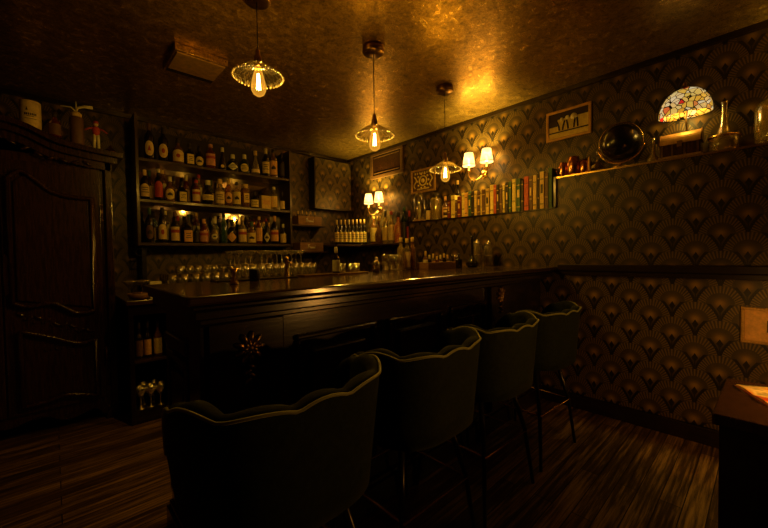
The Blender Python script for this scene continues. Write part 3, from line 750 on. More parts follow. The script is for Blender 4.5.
C0 = thing('crate_shelf', 'small dark wall shelf under the upper bottle crate', 'shelf', (2.40, 4.198, 1.635), 0, 'small wall shelves holding crates')
MB().box(-.28, .26, -.24, 0, -.02, 0).build('board', 'shelf', C0, bev=.002)
for x in (-.2, .16): MB().prism([(-.22, -.02), (0, -.02), (0, -.17)], x, x + .02, 'x').build('bracket', 'shelf', C0)
copy_tree(C0, (2.42, 4.198, 1.30), 0, 'small dark wall shelf under the lower bottle crate')
def crate(loc, label, txt):
    T = thing('wooden_crate', label, 'crate', loc, 0, 'wooden crates with white script')
    mb = MB(); mb.box(-.17, .17, -.10, .10, 0, .012)
    for y in (-.10, .09): mb.box(-.17, .17, y, y + .01, .012, .115)
    for x in (-.17, .16): mb.box(x, x + .01, -.09, .09, .012, .115)
    b = mb.build('crate_box', 'crate', T, bev=.002)
    # white script word on the front
    mb = MB(); y = -.1015
    mb.tube([(-.055, y, .085), (-.055, y, .040)], .006, 6); mb.tube([(-.065, y, .085), (-.035, y, .088)], .005, 6); mb.tube([(-.055, y, .066), (-.038, y, .068)], .0045, 6)
    pts = [(-.03 + .004 * k, y, .050 + .011 * math.sin(k * 1.5)) for k in range(18)]
    mb.tube(pts, .005, 6); mb.tube([(.045, y, .078), (.045, y, .042)], .003, 6)
    mb.build('script_lettering', 'p_white', b)
    return T
crate((2.43, 4.085, 1.635), 'upper small wooden crate with white script, wall shelf', 0)
crate((2.45, 4.085, 1.30), 'lower small wooden crate with white script, wall shelf', 0)
for i in range(5):
    bottle((2.31 + .062 * i, 4.085, 1.648), .022, .17 + .01 * (i % 2), 'round', ['g_dark', 'g_amber'][i % 2], 'p_yellow', 'p_gold', 'rect', 'miniature bottle in the upper crate, %s from the left' % ORD[i], 'miniature bottles in the upper crate', name='miniature_bottle')
for i in range(4):
    bottle((2.35 + .07 * i, 4.085, 1.313), .022, .15, 'round', 'g_dark', None, 'p_brown', 'rect', 'miniature bottle in the lower crate, %s from the left' % ORD[i], 'miniature bottles in the lower crate', name='miniature_bottle')

P = thing('wallpapered_panel', 'wallpaper covered box panel on the back wall near the corner', 'panel', (0, 0, 0))
MB().box(2.565, 3.15, 4.06, 4.198, 1.885, 2.535).build('papered_front', 'wp_back', P, bev=.003)
mb = MB(); mb.box(2.545, 2.565, 4.05, 4.198, 1.875, 2.545); mb.box(2.565, 3.15, 4.05, 4.198, 1.870, 1.885); mb.build('edge_strip', 'black', P)

# pictures on the right wall
def frame_pic(name, label, cat, y0, y1, z0, z1, x, fw, fm, inner, depth=.02, mat_in=None):
    """y0<y1; frame on a wall whose face is at x, facing -x"""
    T = thing(name, label, cat, (x, (y0 + y1) / 2, (z0 + z1) / 2))
    w, h = (y1 - y0) / 2, (z1 - z0) / 2
    mb = MB()
    mb.box(-depth, 0, -w, w, h - fw, h); mb.box(-depth, 0, -w, w, -h, -h + fw); mb.box(-depth, 0, -w, -w + fw, -h + fw, h - fw); mb.box(-depth, 0, w - fw, w, -h + fw, h - fw)
    mb.build('frame', fm, T, bev=.004)
    I = MB().box(-depth * .45, -.001, -w + fw, w - fw, -h + fw, h - fw).build('picture', inner, T)
    return T, I, w - fw, h - fw
T, I, w, h = frame_pic('picture_frame', 'bronze framed recessed panel high above the far sconce', 'picture', 3.06, 3.67, 2.255, 2.60, XU, .045, 'frame_dark', 'arm')
mb = MB(); mb.box(-.016, -.009, -w + .02, w - .02, h - .03, h - .02); mb.box(-.016, -.009, -w + .02, w - .02, -h + .02, -h + .03); mb.build('inner_slip', 'frame_dark', I)
T, I, w, h = frame_pic('framed_poster', 'small ornate black and gold poster behind the third pendant', 'picture', 2.56, 2.93, 1.965, 2.24, XU, .022, 'frame_gold', 'p_brown')
mb = MB(); x = -.0105
for k in range(8): mb.box(x - .003, x, -w + .02 + k * .036, -w + .038 + k * .036, h - .035, h - .012)
mb.tube([(x, .055 * math.cos(a * .4), .055 * math.sin(a * .4)) for a in range(16)], .010, 6, closed=True)
mb.tube([(x, -.12 + .02 * math.sin(k), -.08 + .02 * k) for k in range(8)], .008, 6); mb.tube([(x, .12 + .02 * math.sin(k), -.08 + .02 * k) for k in range(8)], .008, 6)
mb.box(x - .003, x, -.09, .09, -h + .015, -h + .030); mb.ball((x, 0, 0), .026, 10)
for k in range(10): a = 2 * PI * k / 10; mb.ball((x, .085 * math.cos(a), .085 * math.sin(a)), .013, 6)
mb.build('ornament_print', 'p_yellow', I)
T, I, w, h = frame_pic('framed_picture', 'gilt framed yellow and black picture of flower shapes above the copper mugs', 'picture', .971, 1.326, 2.20, 2.45, XU, .022, 'frame_gold', 'p_yellow')
mb = MB(); x = -.0108
mb.box(x - .002, x, -w, w, h - .055, h)
mb.box(x - .002, x, w * .55, w, h - .11, h - .05)
for k, (yy, t) in enumerate([(.07, .3), (.045, -.3), (.0, .2), (-.045, -.15), (-.075, .1)]):
    mb.tube([(x, yy, -.045), (x, yy + .02 * t, -.01), (x, yy + .06 * t, .03)], .006, 6)
mb.box(x - .002, x, -w, w, -.062, -.052)
mb.build('dark_shapes', 'ink', I)
mb = MB()
for yy, zz, rr in ((-.045, .045, .026), (.005, .05, .016), (.05, .045, .014)):
    mb.lathe([(rr, 0), (rr, .002)], 18, (0, 0, 0), mat=Matrix.Translation((x - .004, yy, zz)) @ Matrix.Rotation(PI / 2, 4, 'Y'))
mb.build('pale_blooms', 'p_cream', I)
T, I, w, h = frame_pic('lit_frame', 'small ornate gilt frame low on the right wall above the table', 'picture', -.22, .108, .69, .905, XL, .018, 'frame_gold', 'p_orange')
mb = MB(); mb.box(-.0125, -.009, .01, .055, -.035, .035); mb.build('inner_picture', 'ink', I)
mb = MB(); rect = [(-.0125, .0), (-.0125, .07)]
mb.box(-.0125, -.009, .055, .06, -.045, .045); mb.box(-.0125, -.009, -.03, .055, .04, .045); mb.box(-.0125, -.009, -.03, .055, -.045, -.04); mb.build('mount_line', 'frame_gold', I)
mb = MB()
for k in range(22):
    for z in (-.1, .1): mb.ball((-.021, -.155 + .0148 * k, z), .0045, 6)
for k in range(13):
    mb.ball((-.021, .157, -.09 + .015 * k), .0045, 6)
mb.build('frame_beading', 'frame_gold', T)

# ------------------------------------------------------------------ books
ZB = 1.617
BK = [(2.294, 2.262, 1.80, 'red', 'dark red'), (2.248, 2.200, 1.85, 'yellow', 'broad yellow'), (2.198, 2.176, 1.80, 'brown', 'slim brown'), (2.168, 2.130, 1.83, 'red', 'deep red'),
      (2.115, 2.082, 1.858, 'yellow', 'yellow'), (2.081, 2.046, 1.855, 'orange', 'orange'), (2.039, 2.009, 1.862, 'green', 'dark green'), (2.003, 1.975, 1.86, 'dark', 'black'),
      (1.968, 1.943, 1.857, 'gold', 'dull gold'), (1.937, 1.902, 1.852, 'brown', 'brown'), (1.900, 1.886, 1.856, 'yellow', 'thin yellow'), (1.884, 1.850, 1.86, 'brown', 'brown banded'),
      (1.845, 1.808, 1.862, 'gold', 'gold'), (1.797, 1.761, 1.89, 'yellow', 'bright yellow'), (1.760, 1.734, 1.885, 'red', 'scarlet'), (1.730, 1.706, 1.883, 'dark', 'black'),
      (1.700, 1.674, 1.875, 'brown', 'reddish brown'), (1.668, 1.647, 1.871, 'yellow', 'thin patterned yellow'), (1.641, 1.615, 1.891, 'dark', 'black and cream'), (1.609, 1.584, 1.893, 'green', 'slim green'),
      (1.577, 1.540, 1.909, 'yellow', 'large yellow'), (1.537, 1.497, 1.906, 'green', 'large dark green'), (1.492, 1.470, 1.881, 'dark', 'thin black'), (1.465, 1.423, 1.913, 'orange', 'tall red orange'),
      (1.419, 1.392, 1.911, 'brown', 'dark brown'), (1.386, 1.353, 1.911, 'gold', 'golden brown'), (1.348, 1.331, 1.913, 'dark', 'slim black'), (1.327, 1.291, 1.931, 'gold', 'tall golden brown'),
      (1.285, 1.257, 1.914, 'brown', 'short dark brown'), (1.253, 1.224, 1.949, 'gold', 'tall dull olive')]
MT['p_scarlet'] = plain('cloth_scarlet', (.62, .10, .03), .6); MT['p_deepred'] = plain('cloth_deep_red', (.20, .03, .015), .6)
for i, (ya, yb, zt, c, words) in enumerate(BK):
    if words in ('scarlet', 'tall red orange'): m = 'p_scarlet'
    elif words in ('dark red', 'deep red'): m = 'p_deepred'
    elif words == 'tall dull olive': m = 'p_green'
    else: m = 'p_' + c
    t = (ya - yb) / 2 * .96; h = zt - ZB; d = .12
    prev = BK[i - 1][4] if i else None
    T = thing('book', '%s book spine, %s' % (words, ('right after the %s book on the ledge' % prev) if prev else 'first book on the left of the ledge'), 'book', (XL + .075, (ya + yb) / 2, ZB), 0, 'books on the wall ledge')
    mb = MB(); mb.box(-.075, -.071, -t, t, 0, h); mb.box(-.071, .05, -t, -t + .003, 0, h); mb.box(-.071, .05, t - .003, t, 0, h)
    mb.build('cover', m, T, bev=.0012)
    MB().box(-.070, .045, -t + .0031, t - .0031, .003, h - .004).build('pages', 'p_cream', T)
    mb = MB()
    for q in ((.12, .14, .78, .80) if i % 2 else (.3, .33, .86, .88)): mb.box(-.0758, -.075, -t * .9, t * .9, h * q, h * q + .003)
    if i % 3 == 0: mb.box(-.0758, -.075, -t * .55, t * .55, h * .42, h * .66)
    mb.build('spine_print', 'ink' if c in ('yellow', 'orange', 'gold') else 'p_gold', T)

# things left of the books on the ledge
T = thing('glass_cloche', 'glass bell jar with a small figure inside, left end of the ledge', 'bell jar', (3.115, 2.74, ZB))
MB().lathe([(.075, 0), (.080, .008), (.080, .02), (.072, .026)], 28).build('wooden_base', 'crate', T)
MB().lathe([(.066, .027), (.066, .24), (.060, .285), (.042, .322), (.018, .338), (.0001, .34)], 28).build('glass_dome', 'g_shade', T)
MB().ball((0, 0, .352), .011, 12).build('knob', 'brass', T)
MB().lathe([(.02, .027), (.012, .05), (.018, .10), (.022, .14), (.010, .16), (.014, .185), (.0001, .20)], 14).build('figure', 'p_cream', T)
T = bottle((3.12, 2.50, ZB), .058, .30, 'jar', 'g_olive', None, 'p_dark', 'rect', 'wide clear flask bottle with greenish glow beside the bell jar', None, 3, None)
T = bottle((3.13, 2.38, ZB), .036, .25, 'round', 'g_amber', 'p_orange', 'p_orange', 'rect', 'small orange labelled bottle behind the pipe rack', None, 0, None)
bottle((3.155, 2.235, ZB + 0), .028, .40, 'tall', 'g_dark', None, 'p_gold', 'rect', 'slim dark bottle with gold capsule rising behind the first books', None, 0, None)
bottle((3.13, 2.62, ZB), .03, .24, 'round', 'g_dark', 'p_tan', 'p_dark', 'rect', 'small dark bottle between the bell jar and the wide flask', None, 0, None)
T = thing('stacked_tins', 'two small striped tins stacked beside the first books', 'tin', (3.085, 2.335, ZB))
for k in range(2):
    MB().lathe([(.030, .001 + .055 * k), (.033, .004 + .055 * k), (.033, .050 + .055 * k), (.030, .054 + .055 * k)], 22).build('tin', 'p_brown' if k else 'p_dark', T)
    MB().patch(.0332, PI, .9, lambda u, k=k: .016 + .055 * k, lambda u, k=k: .036 + .055 * k).build('tin_label', 'p_tan', T)

# ------------------------------------------------------------------ right ledge
ZL = 1.863
def lin(T, *a, **k): pass
for i, (y, r, hh) in enumerate(((1.155, .034, .12), (1.075, .046, .15), (.995, .034, .11))):
    T = thing('copper_mug', ['small copper cup nearest the books', 'large copper mug, middle of the three on the ledge', 'low copper cup beside the pale rod'][i], 'mug', (3.10, y, ZL), 0, 'copper mugs on the ledge')
    MB().lathe([(r * .75, 0), (r, hh * .15), (r * 1.05, hh * .6), (r * .85, hh), (r * .80, hh), (r * .98, hh * .6), (r * .9, hh * .2), (.0001, hh * .12)], 22).build('cup', 'copper', T)
    MB().tube([(0, r * 1.0 * .98 + .022 * math.sin(PI * k / 8), hh * (.2 + .6 * k / 8)) for k in range(9)], .0035, 6).build('handle', 'copper', T)
bottle((3.11, 1.165, ZL + 0), .018, .15, 'round', 'g_dark', None, 'p_pink', 'rect', 'tiny bottle with pink ball stopper behind the copper cups', None, 0, None) if False else None
tag(MB().lathe([(.010, 0), (.010, .11), (.006, .125)], 12).build('candle_stub', 'p_orange', None, (3.085, .955, ZL)), 'thin orange candle stub between the copper cups and the flat flask', 'candle')
T = thing('glass_decanter', 'low clear ship decanter left of the dark globe', 'decanter', (3.11, .900, ZL))
MB().lathe([(.055, 0), (.066, .01), (.064, .03), (.035, .065), (.016, .085), (.013, .13), (.017, .135)], 26).build('glass_body', 'g_clear', T)
MB().lathe([(.010, .125), (.011, .14), (.017, .155), (.010, .17)], 14).build('stopper', 'g_pale', T)
MT['globe'] = plain('dark_globe', (.008, .006, .004), .22, coat=0, mott=.3)
# dark globe in brass ring
T = thing('desk_globe', 'glossy dark globe in a brass ring stand on the ledge', 'globe', (3.085, .745, ZL))
GC = (0, 0, .185)
MB().ball(GC, .128, 40).build('globe_ball', MT['globe'], T)
mb = MB(); mb.tube([(.0, .137 * math.sin(2 * PI * k / 48), .185 + .137 * math.cos(2 * PI * k / 48)) for k in range(48)], .004, 8, closed=True, mat=Matrix.Translation(GC) @ Matrix.Rotation(.5, 4, 'X') @ Matrix.Rotation(.5, 4, 'Z') @ Matrix.Translation((0, 0, -.185)))
mb.build('meridian_ring', 'brass', T)
MB().tube([(-.01, .150 * math.sin(a), .185 - .150 * math.cos(a)) for a in [(-1.3 + 2.6 * k / 24) for k in range(25)]], .0055, 8).build('cradle_arc', 'brass', T)
MB().lathe([(.055, 0), (.055, .008), (.02, .014), (.008, .025), (.008, .036)], 24).build('stand_foot', 'brass', T)
# bud vase
T = thing('bud_vase', 'slender gold lit glass vase between the globe and the small chest', 'vase', (3.10, .555, ZL))
MB().lathe([(.030, 0), (.036, .01), (.034, .03), (.016, .06), (.010, .09), (.009, .155), (.013, .17), (.010, .17), (.007, .155)], 22).build('glass_body', 'g_olive', T)
# treasure chest
T = CH = thing('wooden_chest', 'small wooden chest with rounded lid under the stained glass shade', 'chest', (3.100, .405, ZL), .0)
MB().box(-.045, .055, -.098, .098, .012, .072).build('chest_body', 'arm', T, bev=.003)
MB().box(-.052, .062, -.104, .104, 0, .012).build('base_moulding', 'crate', T, bev=.002)
lid = [(.005 + .052 * math.cos(PI * k / 14), .073 + .062 * math.sin(PI * k / 14)) for k in range(15)]
L = MB().prism(lid, -.102, .102, 'y').build('lid', 'frame_gold', T, bev=.002)  # wooden lid in gilt colour: the light on its curve is painted in
for y in (-.1035, .0975): MB().prism([(.005 + .056 * math.cos(PI * k / 14), .073 + .066 * math.sin(PI * k / 14)) for k in range(15)], y, y + .006, 'y').build('lid_strap', 'brass_dk', L)
mb = MB(); mb.box(-.050, -.045, -.012, .012, .055, .085); mb.build('clasp', 'brass', T)
mb = MB()
for y in (-.09, -.03, .03, .08): mb.box(-.0475, -.045, y, y + .010, .014, .070)
mb.build('body_strap', 'brass_dk', T)
CH.scale = (1.12, 1.08, 1.28)
# stained glass shade lamp
T = thing('stained_glass_lamp', 'glowing stained glass dome shade with leaded cream and amber pieces', 'lamp', (3.10, .385, ZL))
sc = Matrix.Diagonal((.70, 1, 1, 1))
prof = [(.140, .285), (.138, .32), (.124, .370), (.100, .412), (.065, .442), (.030, .456), (.0001, .458)]
mb = MB(); V = []; F = []; seg = 48
full = prof[:-1] + [(r * .97, z - .004) for r, z in reversed(prof[:-1])]
for r, z in full:
    for k in range(seg): a = 2 * PI * k / seg; V.append((r * math.cos(a) * .64, r * math.sin(a), z))
nn = len(full)
for i in range(nn):
    for k in range(seg): F.append((i * seg + k, i * seg + (k + 1) % seg, ((i + 1) % nn) * seg + (k + 1) % seg, ((i + 1) % nn) * seg + k))
mb._new(V, F, True).build('dome_shade', 'tiffany', T, loc=(-.0, 0, 0))
mb = MB(); mb.lathe([(.035, .445), (.02, .463), (.008, .475), (.012, .488), (.0001, .502)], 18); mb.build('finial', 'brass_dk', T)
mb = MB(); mb.tube([(.086, 0, .006), (.086, 0, .20), (.04, 0, .30), (0, 0, .46)], .005, 8); mb.lathe([(.012, 0), (.012, .008), (.007, .014)], 18, (.086, 0, 0)); mb.build('stem', 'brass_dk', T)
lamp('shade_light', (-.02, 0, .27), P_TIFF, .03, parent=T)
# long necked decanter
T = thing('glass_decanter', 'tall long necked gold lit glass decanter right of the small chest', 'decanter', (3.12, .195, ZL))
MB().lathe([(.060, 0), (.074, .01), (.077, .05), (.074, .095), (.060, .105), (.034, .125), (.020, .17), (.014, .24), (.014, .30), (.020, .312), (.015, .312), (.010, .30)], 30).build('glass_body', 'g_olive', T)
MB().lathe([(.0755, .088), (.0805, .092), (.0785, .100), (.062, .108)], 30).build('shoulder_band', 'brass', T)
T = thing('demijohn', 'big pale glass jug at the right edge of the ledge', 'jug', (3.10, -.03, ZL))
MB().lathe([(.080, 0), (.092, .012), (.095, .04), (.095, .20), (.088, .235), (.055, .262), (.030, .28), (.026, .31), (.032, .315), (.032, .325)], 32).build('glass_body', 'g_olive', T)
MB().lathe([(.022, .31), (.024, .345), (.018, .35)], 14).build('cork', 'crate', T)
MB().tube([(-.028, 0, .30), (-.06, 0, .305), (-.068, 0, .28), (-.06, 0, .255)], .006, 8).build('handle', 'g_olive', T)

# ------------------------------------------------------------------ things on the armoire
def tin_mat():
    return 'p_tan'
ZA = 2.10
T = thing('label_tin', 'cylindrical tan tin with dark printed word on the armoire', 'tin', (-.085, 3.66, 2.20))
MB().lathe([(.055, 0), (.058, .004), (.058, .185), (.055, .19)], 28).build('tin_body', 'p_tan', T)
fc = math.atan2(-3.66, .085)
L = MB(); L.patch(.0583, fc, .34, lambda u: .072, lambda u: .076); L.patch(.0583, fc, .55, lambda u: .056, lambda u: .059)
for k in range(7): L.patch(.0583, fc - .5 + k * .165, .055, lambda u: .081, lambda u: .097, n=3)
L.patch(.0583, fc - .32, .10, lambda u: .115, lambda u: .115 + .024 * (1 - abs(u)) + .001, n=6)
L.build('printed_word', 'ink', T)
bottle((.045, 3.66, 2.165), .036, .19, 'round', 'g_red', 'p_brown', 'p_dark', 'rect', 'small reddish bottle beside the tan tin on the armoire', None, 0, None)
T = thing('planted_jar', 'dark cylindrical jar holding a pale dry sprig, on the armoire', 'jar', (.17, 3.66, 2.135))
MB().lathe([(.040, 0), (.043, .005), (.043, .20), (.036, .21)], 24).build('jar_body', 'p_brown', T)
MB().lathe([(.03, .21), (.034, .235), (.02, .25)], 18).build('lid', 'p_gold', T)
mb = MB(); mb.tube([(0, 0, .25), (.01, 0, .285), (.05, -.01, .30), (.10, -.01, .305)], .006, 6, r1=.014); mb.tube([(0, 0, .25), (-.03, 0, .28), (-.09, 0, .275)], .005, 6); mb.tube([(0, 0, .25), (0, 0, .33)], .004, 6)
mb.build('dry_sprig', 'p_cream', T)
# small red figure
T = thing('figurine', 'small figurine in red jacket and pale trousers on the armoire', 'figurine', (.285, 3.64, 2.125))
mb = MB()
mb.lathe([(.016, .10), (.022, .115), (.026, .15), (.018, .165), (.008, .17)], 16, sy=.7); mb.build('jacket', 'p_red', T)
mb = MB(); mb.ball((0, 0, .186), .016, 14); mb.build('head', 'p_tan', T)
mb = MB(); mb.lathe([(.017, .190), (.018, .20), (.012, .212), (.0001, .215)], 14); mb.build('cap', 'p_red', T)
for s in (-1, 1):
    MB().tube([(s * .011, 0, .105), (s * .013, 0, .05), (s * .014, -.002, .0)], .011, 8, r1=.009).build('leg', 'p_cream', T)
    MB().tube([(s * .02, 0, .155), (s * .045, -.01, .145), (s * .07, -.012, .125)], .007, 8, r1=.005).build('arm', 'p_red', T)
T = thing('teapot', 'small round brass pot at the right end of the armoire top', 'pot', (.40, 3.70, 2.09))
T.location = (.345, 3.66, 2.09)
T.location = (.375, 3.66, 2.075)
MB().lathe([(.025, .0), (.038, .015), (.040, .04), (.028, .06), (.010, .07), (.014, .082), (.0001, .095)], 22).build('pot_body', 'brass_dk', T)
MB().tube([(-.036, 0, .03), (-.055, 0, .045), (-.062, 0, .07)], .006, 8, r1=.004).build('spout', 'brass_dk', T)

# ------------------------------------------------------------------ things in the cubbies
for i, (x, c, lab) in enumerate(((.475, 'g_dark', 'p_brown'), (.530, 'g_dark', 'p_orange'), (.598, 'g_amber', 'p_yellow'))):
    bottle((x, 3.30, .475), .026 + .004 * (i == 2), .28, 'round', c, lab, 'p_dark', 'rect', ['dark bottle at the left of the upper cubby', 'dark bottle with orange label in the middle of the upper cubby', 'pale labelled bottle at the right of the upper cubby'][i], 'bottles in the cubby')
def goblet(label, group, loc, kind=0):
    T = thing('wine_glass' if kind == 0 else 'tumbler_glass' if kind == 1 else 'coupe_glass', label, 'glass', loc, 0, group)
    if kind == 0: pr = [(.030, 0), (.030, .003), (.006, .008), (.004, .07), (.012, .085), (.030, .115), (.034, .14), (.029, .175), (.028, .175), (.032, .14), (.028, .117), (.0001, .092)]
    elif kind == 1: pr = [(.028, 0), (.032, .003), (.036, .088), (.0345, .088), (.030, .012), (.0001, .010)]
    else: pr = [(.030, 0), (.030, .003), (.005, .008), (.004, .085), (.02, .095), (.046, .125), (.048, .135), (.046, .135), (.042, .125), (.016, .099), (.0001, .094)]
    MB().lathe(pr, 20).build('glass_bowl', 'g_ware', T)
    return T
def single(o):   # glassware is one piece of glass: keep it as one object
    c = o.children[0]; c.parent = None; c.location = o.location; c.name = o.name
    tag(c, o['label'], o['category'], o.get('group')); nm = o.name; bpy.data.objects.remove(o); c.name = nm; return c
WG = single(goblet('clear stemmed glass in the lower cubby of the back counter', 'glasses in the cubby', (.47, 3.27, .09), 0))
for x, y in ((.535, 3.27), (.60, 3.27), (.50, 3.36), (.57, 3.36)):
    o = WG.copy(); COL.objects.link(o); o.location = (x, y, .09)
# glass rack on the back counter
R_ = thing('glass_rack', 'low wire rack carrying glasses on the back counter', 'rack', (0, 0, 0))
mb = MB(); zr = 1.165
mb.tube([(1.22, 3.30, zr), (1.98, 3.30, zr), (1.98, 3.62, zr), (1.22, 3.62, zr)], .006, 6, closed=True)
for k in range(14): x = 1.25 + k * .055; mb.tube([(x, 3.30, zr), (x, 3.62, zr)], .003, 6)
mb.build('wire_shelf', 'steel', R_)
for x in (1.22, 1.98):
    for y in (3.30, 3.62): MB().tube([(x, y, .935), (x, y, zr)], .006, 6).build('leg', 'steel', R_)
TU = single(goblet('clear tumbler standing in rows on the back counter, left half', 'tumblers on the back counter', (.72, 3.28, .935), 1))
first = True
for j in range(4):
    for i in range(13):
        x = .70 + .084 * i if i < 6 else .70 + .084 * i; y = 3.26 + .09 * j
        if x > 1.18: continue
        for lay in range(2):
            if first: TU.location = (x, y, .935); first = False; continue
            o = TU.copy(); COL.objects.link(o); o.location = (x + .004 * math.sin(i * 7 + j), y, .935 + .0885 * lay)
CG = single(goblet('clear coupe glass on the back counter or its rack', 'coupe glasses on the back counter', (1.3, 3.32, .935), 2))
first = True
for j in range(3):
    for i in range(7):
        x = 1.27 + .108 * i; y = 3.345 + .11 * j
        for z in (.935, zr + .005):
            if z > 1 and (i + j) % 5 == 3: continue
            if first: CG.location = (x, y, z); first = False; continue
            o = CG.copy(); COL.objects.link(o); o.location = (x, y, z)
WG2 = single(goblet('clear stemmed wine glass in the rows before the rack', 'stemmed glasses on the back counter', (1.24, 3.22, .935), 0))
first = True
for i in range(12):
    x = 1.21 + .07 * i
    if first: WG2.location = (x, 3.215, .935); first = False; continue
    o = WG2.copy(); COL.objects.link(o); o.location = (x, 3.215, .935)
for i in range(15):
    o = WG2.copy(); COL.objects.link(o); o.location = (.86 + .075 * i + (.01 if i % 2 else 0), 3.70 + .02 * (i % 2), .935)
for i in range(9):
    o = WG2.copy(); COL.objects.link(o); o.location = (.90 + .075 * i, 3.80, .935)
WG2.scale = (1.15, 1.15, 1.35)
for o_ in list(COL.objects):
    if o_.name.startswith('wine_glass') and o_.get('group') == 'stemmed glasses on the back counter': o_.scale = (1.15, 1.15, 1.35)
HB = goblet('tall narrow highball glass standing on the wire rack', 'highball glasses on the rack', (1.5, 3.56, zr), 1)
c = HB.children[0]; c.scale = (.8, .8, 1.6); HB = single(HB); HB.data = HB.data.copy(); HB.data.materials[0] = MT['g_shade']; HB.scale = (.72, .72, 1.5); HB.name = 'highball_glass'
k = 0
for i in range(5):
    o = HB if i == 0 else HB.copy()
    if i: COL.objects.link(o)
    o.location = (1.46 + .062 * i, 3.69, .935)
# square lantern, wooden bowl, ring
T = thing('tea_light_box', 'small cream box with a dark square print left of the tumblers', 'box', (.585, 3.27, .935))
MB().box(-.04, .04, -.03, .03, 0, .13).build('box_body', 'p_cream', T, bev=.003)
MB().box(-.022, .022, -.0312, -.03, .045, .09).build('printed_square', 'p_tan', T)
T = thing('wooden_bowl', 'shallow brown wooden bowl at the left end of the back counter', 'bowl', (.475, 3.25, .935))
MB().lathe([(.04, 0), (.062, .015), (.073, .045), (.070, .047), (.058, .02), (.0001, .012)], 26).build('bowl_body', 'crate', T)
MB().lathe([(.050, .022), (.056, .040), (.03, .052), (.0001, .055)], 20).build('bowl_contents', 'p_brown', T)
for i, (x, y, z) in enumerate(((.44, 3.40, .935), (.52, 3.39, .935), (.47, 3.48, .935), (.55, 3.47, .935))):
    o = CG.copy(); COL.objects.link(o); o.location = (x, y, z); o['label'] = 'clear coupe glass behind the wooden bowl, left end of the counter'; o['group'] = 'coupe glasses behind the bowl'
T = thing('wall_ring', 'dark metal ring hanging left under the bottle shelves', 'ring', (.615, 3.90, 1.352))
MB().tube([(.062 * math.cos(2 * PI * k / 28), 0, -.05 + .035 * math.sin(2 * PI * k / 28)) for k in range(28)], .004, 6, closed=True).build('ring', 'blackmetal', T)
MB().tube([(0, 0, -.012), (0, 0, .004)], .003, 6).build('hook', 'blackmetal', T)

# ------------------------------------------------------------------ things on the bar top
T = thing('gold_jigger', 'small gold cocktail jigger on the bar top near the left', 'jigger', (.57, 1.56, BT))
MB().lathe([(.017, 0), (.020, .002), (.008, .033), (.008, .038), (.016, .07), (.014, .07), (.006, .038)], 20).build('cup', 'brass', T)
tag(MB().lathe([(.022, 0), (.024, .002), (.024, .055), (.021, .058)], 20).build('black_can', 'black', None, (.72, 1.70, BT)), 'small black can on the bar top right of the gold jigger', 'can')
tag(MB().box(.56, .98, 1.74, 1.85, BT, BT + .006).build('bar_mat', 'blackmetal', None, bev=.002), 'flat dark bar mat along the inner edge of the bar', 'mat')
T = thing('beer_tap', 'short pale tap column on the inner side of the bar', 'tap', (.955, 1.82, BT))
MB().lathe([(.018, 0), (.018, .006), (.011, .012), (.011, .10), (.014, .105), (.010, .115)], 18).build('column', 'brass', T)
MB().tube([(0, 0, .085), (0, -.04, .085), (0, -.045, .06)], .005, 8).build('spout', 'brass', T)
tag(MB().box(1.03, 1.50, 1.76, 1.865, BT, BT + .010).build('drip_tray', 'brass_dk', None, bev=.002), 'long flat metal drip tray along the inner edge of the bar', 'tray')
bottle((1.28, 1.81, BT + .010), .024, .16, 'round', 'g_dark', 'p_cream', 'p_cream', 'rect', 'small dark bitters bottle with pale top on the bar', None, 0, None)
for i in range(3):
    o = TU.copy(); COL.objects.link(o); o.location = (1.34 + .058 * i, 1.83 - .02 * (i % 2), BT + .010); o.scale = (.62, .62, .62); o['label'] = 'small shot glass beside the bitters bottle on the bar'; o['group'] = 'shot glasses on the bar'; o.name = 'shot_glass'
T = thing('cocktail_shaker', 'small metal cocktail shaker on the bar left of the tall glasses', 'shaker', (1.60, 1.80, BT))
MB().lathe([(.022, 0), (.030, .05), (.030, .055), (.020, .075), (.012, .085)], 20).build('body', 'steel', T)
MB().lathe([(.012, .085), (.014, .09), (.012, .10), (.0001, .104)], 16).build('cap', 'steel', T)
for i in range(3):
    o = HB.copy(); COL.objects.link(o); o.location = (1.66 + .062 * i, 1.77, BT); o.scale = (.75, .75, 1.35); o['label'] = 'tall glass grouped on the bar in front of the corner shelf'; o['group'] = 'tall glasses on the bar'
for i, (x, h_, g) in enumerate(((1.86, .24, 'g_olive'), (1.925, .235, 'g_pale'), (1.985, .245, 'g_amber'))):
    bottle((x, 1.82, BT), .026, h_, 'tall', g, 'p_tan' if i == 1 else None, 'p_gold', 'rect', ['slim olive bottle', 'slim pale labelled bottle', 'slim amber bottle'][i] + ' standing on the bar below the corner shelf', 'slim bottles on the bar')
T = thing('garnish_caddy', 'low wooden caddy full of small bottles on the bar', 'caddy', (2.20, 1.76, BT))
mb = MB(); mb.box(-.17, .17, -.055, .055, 0, .01); mb.box(-.17, .17, -.055, -.045, .01, .055); mb.box(-.17, .17, .045, .055, .01, .055); mb.box(-.17, -.16, -.045, .045, .01, .055); mb.box(.16, .17, -.045, .045, .01, .055)
mb.build('tray_box', 'crate', T, bev=.002)
for i in range(7):
    bottle((2.065 + .045 * i, 1.76, BT + .010), .018, [.13, .10, .11, .09, .10, .11, .10][i], 'round', ['g_amber', 'g_dark', 'g_pale', 'g_red', 'g_amber', 'g_dark', 'g_pale'][i], ['p_cream', None, 'p_orange', 'p_tan', 'p_cream', None, 'p_tan'][i], ['p_gold', 'p_cream', 'p_gold'][i % 3], 'rect', 'small bottle in the wooden caddy, %s from the left' % ORD[i], 'small bottles in the caddy', name='bitters_bottle')
bottle((2.435, 1.72, BT), .026, .12, 'round', 'g_dark', None, 'p_dark', 'rect', 'small black dropper bottle right of the wooden caddy', None, 0, None)
T = thing('stemmed_mug', 'small steel jug between the caddy and the black decanter', 'jug', (2.50, 1.80, BT))
